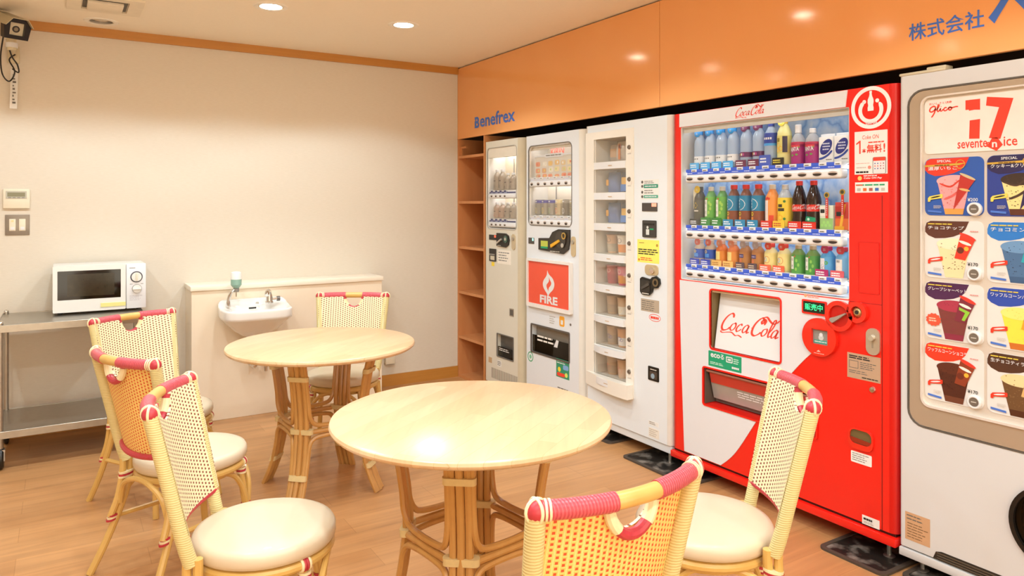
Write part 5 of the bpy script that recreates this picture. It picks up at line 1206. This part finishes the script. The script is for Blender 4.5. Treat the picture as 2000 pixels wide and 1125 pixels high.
def cardstand(lb, i, cols, hd):
    o = thing('juice_carton', lb, 'carton', (.075, Y4 - XS[i] + .002, Z2), -PI / 2, G2)
    b = B(); b.box(-.032, .032, -.016, .016, 0, .105 if i == 10 else .118, mm_(cols[0]), .002); b.build('carton', o)
    b = B(); b.prism(rect(-.031, .031, .004, .05), -.0166, -.0166, mm_(cols[1])); b.prism(rect(-.031, .0, .06, .10), -.0166, -.0166, mm_(cols[2]))
    if i == 10:
        for k in range(5): b.disc(-.02 + k * .009, .02 + (k % 2) * .012, .007, -.0170, -.0170, mm_('#A6DC7A'), 10)
        b.prism(rr(-.028, -.008, .072, .088, .003), -.0170, -.0170, INK)
    else:
        b.prism([(-.012, .012), (.0, .012), (.018, .11), (.004, .11)], -.0170, -.0170, mm_('#F0B23A')); b.prism(rr(-.026, -.004, .060, .078, .003), -.0172, -.0172, INK); b.prism(rect(-.034, .01, .0, .018), -.0175, -.0175, mm_('#E8A82A'))
    b.build('print', o)
    b = B(); b.box(.0, .012, -.0225, -.021, .05 if i == 10 else .066, .135 if i == 10 else .15, mm_('#DA3826')); b.lines(.003, .009, .06, .13, 8, -.0229, WHITE, .5); b.disc(.006, .148 if i == 10 else .16, .0125, -.024, -.0215, mm_('#C9A03A'), 18); b.disc(.006, .148 if i == 10 else .16, .008, -.0243, -.024, mm_('#4A4A2E'), 14); b.build('straw_sign', o)
cardstand('pale green carton with a red strip sign, second from right in the middle row', 10, ('#DCE4CC', '#9CCB7A', '#EFEDE2'), 0)
cardstand('red and orange carton with a red strip sign, right end of the middle row', 11, ('#C8362A', '#E06A2E', '#B82A22'), 0)
# --- bottom row of small bottles
def small(lb, i, body, bands, cap, deco, card_, disc=None, capr=.0145, H=.128, caph=.016, name='coffee_bottle', **k):
    pet(name, lb, G3, Y4, XS[i] - .001, Z3, body, bands, cap, H, .0305, deco, card_, disc, capr=capr, caph=caph, y=.070, **k)
def dmoon(b, f, s): dsh(b, f, [(-.008 + .009 * math.cos(q), .115 * s + .008 * math.sin(q)) for q in [2 * PI * k / 14 for k in range(14)]], mm_('#F0D65A')); grid_patch(b, f, -.022, .012, .07 * s, .1 * s, mm_('#5A96DE'), 4)
for i in (0, 1): small('blue-labelled milk drink with a yellow moon, %s in the bottom row' % ('first' if i == 0 else 'second'), i, mm_('#C9B49A'), [(.06, .135, mm_('#2E56B4'))], M('#CDB9A2', .4), dmoon, ('#3A48B8',), '#E8705A')
def dor(b, f, s): grid_patch(b, f, -.022, .010, .06 * s, .125 * s, mm_('#F2DC8A'), 4); dsh(b, f, [(-.010 + .008 * math.cos(q), .1 * s + .008 * math.sin(q)) for q in [2 * PI * k / 12 for k in range(12)]], mm_('#A8B83A'))
for i in (2, 3): small('orange and yellow labelled drink, %s of the two in the bottom row' % ('left' if i == 2 else 'right'), i, mm_('#E27A34'), [(.03, .13, mm_('#E8923E'))], M('#D8B49A', .4), dor, ('#EFC06A', '#B8742A'), '#EE9A78')
def dco(b, f, s): grid_patch(b, f, -.024, .010, .09 * s, .118 * s, mm_('#43386E'), 4); grid_patch(b, f, -.02, .006, .098 * s, .108 * s, M('#C9C4DC', .5), 3); grid_patch(b, f, -.022, .0, .05 * s, .08 * s, mm_('#D8784A'), 3)
for i in (4, 5): small('brown coffee bottle with a purple label and grey cap, %s one' % ('left' if i == 4 else 'right'), i, mm_('#B0743E'), [(.03, .13, mm_('#B87C42'))], M('#A89E96', .3), dco, ('#5A4650', '#E2C9A8'), '#B9B0BA', cardw=.05)
def dap(b, f, s):
    q_ = [(-.002 + .015 * math.cos(q), .09 * s + .016 * math.sin(q)) for q in [2 * PI * k / 18 for k in range(18)]]; dsh(b, f, q_, mm_('#DC4A30')); dsh(b, f, [(-.010 + .009 * math.cos(q), .092 * s + .010 * math.sin(q)) for q in [2 * PI * k / 14 for k in range(14)]], mm_('#9CC6DC'))
for i in (6, 7): small('apple drink with a bright red cap and yellow label, %s one' % ('left' if i == 6 else 'right'), i, mm_('#E8D89A'), [(.02, .14, mm_('#EEDC8E'))], mm_('#E0301E'), dap, ('#EE6A48',), '#E8462E', capr=.0165, name='juice_bottle')
def dgs(b, f, s): grid_patch(b, f, -.020, -.002, .04 * s, .128 * s, M('#EDEBE0', .5), 3); b.text('綾', -.011, .098 * s, .013, 0, INKG, align='c', f=f); b.text('鷹', -.011, .05 * s, .013, 0, INKG, align='c', f=f); grid_patch(b, f, .0, .005, .125 * s, .134 * s, mm_('#D8402E'), 1); [dsh(b, f, [(x + .005 * math.cos(q), z * s + .008 * math.sin(q)) for q in [2 * PI * k / 8 for k in range(8)]], mm_('#8CC65A')) for x, z in ((.010, .1), (.018, .07), (.008, .04))]
for i in (8, 9): small('small green tea bottle, %s of the pair in the bottom row' % ('left' if i == 8 else 'right'), i, mm_('#6A8A3A'), [(.004, .14, mm_('#4E9A42'))], M('#C9B490', .4), dgs, None, name='tea_bottle')
def dgr(b, f, s): grid_patch(b, f, -.024, .004, .03 * s, .13 * s, M('#EDE8EA', .5), 4); grid_patch(b, f, -.018, -.002, .105 * s, .122 * s, INK, 2); [dsh(b, f, [(x + .006 * math.cos(q), z * s + .006 * math.sin(q)) for q in [2 * PI * k / 10 for k in range(10)]], mm_('#6A2A5A')) for x, z in ((-.014, .075), (-.004, .082), (-.010, .06), (.0, .065), (-.004, .05))]; dsh(b, f, [(.010 + .008 * math.cos(q), .1 * s + .008 * math.sin(q)) for q in [2 * PI * k / 10 for k in range(10)]], mm_('#5AA84A'))
small('grape drink with a round magenta cap, second from right in the bottom row', 10, mm_('#4A9AD0'), [(.02, .14, mm_('#5AA8DC'))], mm_('#B81E5A'), dgr, ('#B82A6A',), '#C8326A', capr=.0175, name='juice_bottle')
def dpe(b, f, s): grid_patch(b, f, -.024, .012, .03 * s, .13 * s, M('#F2ECE4', .5), 4); grid_patch(b, f, -.018, -.0, .108 * s, .124 * s, INK, 2); dsh(b, f, [(-.002 + .014 * math.cos(q), .062 * s + .013 * math.sin(q)) for q in [2 * PI * k / 16 for k in range(16)]], mm_('#F0A45A'))
small('orange drink with a rose-red cap, right end of the bottom row', 11, mm_('#6AAAD8'), [(.02, .14, mm_('#7AB4DE'))], mm_('#D8364A'), dpe, ('#E0606A',), '#E0485A', capr=.0165, name='juice_bottle')

# --- first machine: slim coffee cans
SIL = M('#A89C8C', .35, .35, var=.12, scale=60); BR = M('#B59A86', .35, .2, var=.12, scale=60)
G5 = 'slim drinks in the narrow beige machine'
for r_, zz in ((0, 1.4785), (1, 1.2715)):
    for i in range(4):
        tall = r_ == 0 and i < 2; H = .150 if tall else (.118 if r_ == 0 else .112)
        lab = ('%s silver bottle, %s on the upper row of the narrow machine' % ('tall' if tall else 'shorter', ORD[i])) if r_ == 0 else ('%s bottle, %s on the lower row of the narrow machine' % ('pinkish-beige' if i < 2 else 'dark silver', ORD[i]))
        def d1(b, f, s, i=i, r_=r_): grid_patch(b, f, -.020, .012, .085 * s, .097 * s, M('#4E4640', .5), 4); grid_patch(b, f, -.02, .0, .02 * s, .05 * s, M('#C96A5A' if r_ and i < 2 else '#5E564E', .5), 3)
        pet('coffee_bottle', lab, G5, -.441, .088 + .076 * i, zz, BR if (r_ and i < 2) else SIL, [(.01, .13, BR if (r_ and i < 2) else SIL)], WHITE, H, .026, d1, None, capr=.014, caph=.014, y=.056)
# --- second machine: six cans on the lower row
G6 = 'cans in the white machine with the flame sign'
for i, (lb, c, tp, ac) in enumerate((('blue-topped coffee can, first in the white machine', '#9A968A', '#3A3A9A', '#D8B84A'), ('blue-topped coffee can, second in the white machine', '#A8A08C', '#3A3A9A', '#E0C04A'), ('blue-topped coffee can, third in the white machine', '#A09A8E', '#3C3C9C', '#8AA85A'),
                                     ('cream and red can beside the blue-topped ones', '#CDB890', '#E8D6A0', '#D85A3A'), ('dark can with a white patch, right of the cream one', '#7A7060', '#9A9080', '#F0EDE6'), ('olive can at the right end of the row', '#A89A70', '#C9BC92', '#6A6040'))):
    o = thing('drink_can', lb, 'can', (.060, -.997 - .082 - .078 * i, 1.3015), -PI / 2, G6)
    b = B(); b.lathe([(0, 0), (.022, 0), (.0265, .005), (.0265, .098), (.022, .104), (0, .103)], M(c, .3, .3, var=.1, scale=50), seg=20); b.build('can_body', o)
    b = B(); b.lathe([(.0270, .080), (.0270, .099)], mm_(tp), seg=20); f = wrap(.0272)
    grid_patch(b, f, -.014, .008, .086, .094, WHITE, 3); dsh(b, wrap(.0275), [(-.002 + .013 * math.cos(q), .03 + .018 * math.sin(q)) for q in [2 * PI * k / 16 for k in range(16)]], mm_(ac))
    for z in (.065, .055): grid_patch(b, f, -.018, .01, z, z + .005, INKG, 3)
    b.build('label_wrap', o)
# --- third machine: two packs in each drum compartment
WN = ['top', 'second', 'third', 'fourth', 'fifth', 'sixth', 'seventh', 'bottom']
def pouch(lb, a, z, y, w, h, d, m, accents, yaw=0.0):
    o = thing('snack_pouch', lb, 'snack', (y, -1.66 - a, z), -PI / 2 + yaw, 'snacks in the drum windows')
    b = B(); N = 10; vs = []; fs = []
    for sgn in (-1, 1):
        for i in range(N + 1):
            for k in range(N + 1):
                u, v = -1 + 2 * i / N, k / N; th = d * math.sqrt(max(0, (1 - u * u))) * (math.sin(PI * min(1, v * .92 + .08)) ** .6 if v < 1 else 0)
                vs.append((u * w / 2 * (1 - .12 * v * v), sgn * th, v * h))
    n1 = (N + 1) ** 2
    for sgn in (0, 1):
        for i in range(N):
            for k in range(N):
                q = sgn * n1 + i * (N + 1) + k; fs.append((q, q + N + 1, q + N + 2, q + 1))
    b.add(vs, fs, m); b.build('pouch', o, ang=60)
    b = B()
    for x0, x1, z0, z1, c in accents: b.prism(rr(x0, x1, z0, z1, .004), -d - .0025, -d - .001, mm_(c))
    b.build('label_patch', o)
def cup(lb, a, z, y, h, c1, c2, mark):
    o = thing('snack_cup', lb, 'snack', (y, -1.66 - a, z), -PI / 2, 'snacks in the drum windows')
    b = B(); b.lathe([(0, 0), (.030, 0), (.0315, .004), (.039, h - .006), (.042, h - .004), (.042, h), (.038, h + .001), (0, h)], M(c1, .4, var=.06, scale=40), seg=28); b.build('cup', o)
    b = B(); f = lambda a_, z_: ((.0318 + .0072 * z_ / h + .0007) * math.sin(a_ / .035), -(.0318 + .0072 * z_ / h + .0007) * math.cos(a_ / .035), z_)
    N = 10
    vs = [f(-.05 + .1 * i / N, zz) for i in range(N + 1) for zz in (h * .1, h * .52)]; b.add(vs, [(2 * i, 2 * i + 2, 2 * i + 3, 2 * i + 1) for i in range(N)], mm_(c2))
    for x, zz, r_, c in mark: dsh(b, lambda a_, z_: tuple(1.01 * q if j < 2 else q for j, q in enumerate(f(a_, z_))), [(x + r_ * math.cos(q), zz * h + r_ * .9 * math.sin(q)) for q in [2 * PI * k / 12 for k in range(12)]], mm_(c))
    b.build('printed_band', o)
zb = [z - .0655 for z in ZK]
CLR = M('#D9C9B8', .2, var=.15, scale=40, alpha=.75); NAV = M('#6A80B0', .25, var=.25, scale=25)
pouch('clear-wrapped bread roll with an orange stripe in the top drum window', .265, zb[0], .07, .10, .115, .022, CLR, [(-.008, .010, .01, .1, '#E07A2A'), (-.006, .012, .075, .095, '#E8402A')])
pouch('beige wrapped pastry at the left of the top drum window', .165, zb[0], .11, .09, .105, .02, CLR, [(-.03, .02, .03, .08, '#D8B08A')], .3)
for k, nm in ((1, 'second'), (2, 'third')):
    pouch('blue-grey snack bag at the middle of the %s drum window' % nm, .185, zb[k], .08, .10, .118, .026, NAV, [(-.042, -.024, .04, .075, '#E8A84A')], .2)
    pouch('dark bag with a yellow and blue label, right in the %s drum window' % nm, .295, zb[k], .072, .085, .118, .022, M('#4A4E5A', .3, var=.2), [(-.01, .036, .045, .085, '#F0B84A'), (-.02, .036, .005, .045, '#4A86D0')], -.1)
for k, c1, c2, mk, l1, l2 in (
    (3, '#EADFCF', '#E88A34', [(.0, .72, .016, '#5A4A40')], 'white and orange snack cup with a dark picture, right in the fourth drum window', 'pale orange snack cup at the left of the fourth drum window'),
    (4, '#D8607A', '#E89A4A', [(.0, .72, .014, '#F0D2C0'), (-.01, .3, .01, '#C83A3A')], 'pink snack cup with an orange base, right in the fifth drum window', 'red snack cup at the left of the fifth drum window'),
    (5, '#D8B894', '#EFE6D4', [(.0, .32, .015, '#E8C23A')], 'beige snack cup with a yellow band, right in the sixth drum window', 'grey-beige snack cup at the left of the sixth drum window'),
    (6, '#E0A878', '#EFE8DE', [(.0, .45, .014, '#5A56A8'), (.014, .40, .010, '#5A56A8')], 'orange-beige snack cup with a violet print, right in the seventh drum window', 'beige and violet snack cup at the left of the seventh drum window'),
    (7, '#DDB48E', '#E8C6A8', [(.0, .42, .017, '#EE8A78'), (-.012, .55, .010, '#F0A894')], 'peach snack cup with a pink print, right in the bottom drum window', 'brownish snack cup at the left of the bottom drum window')):
    cup(l1, .285, zb[k], .066, .108, c1, c2, mk)
    cup(l2, .172, zb[k], .080, .108, {4: '#B8505A', 3: '#D8B08C'}.get(k, '#C9AE90'), {4: '#A84450', 3: '#B8A890'}.get(k, '#B5A28C'), mk)
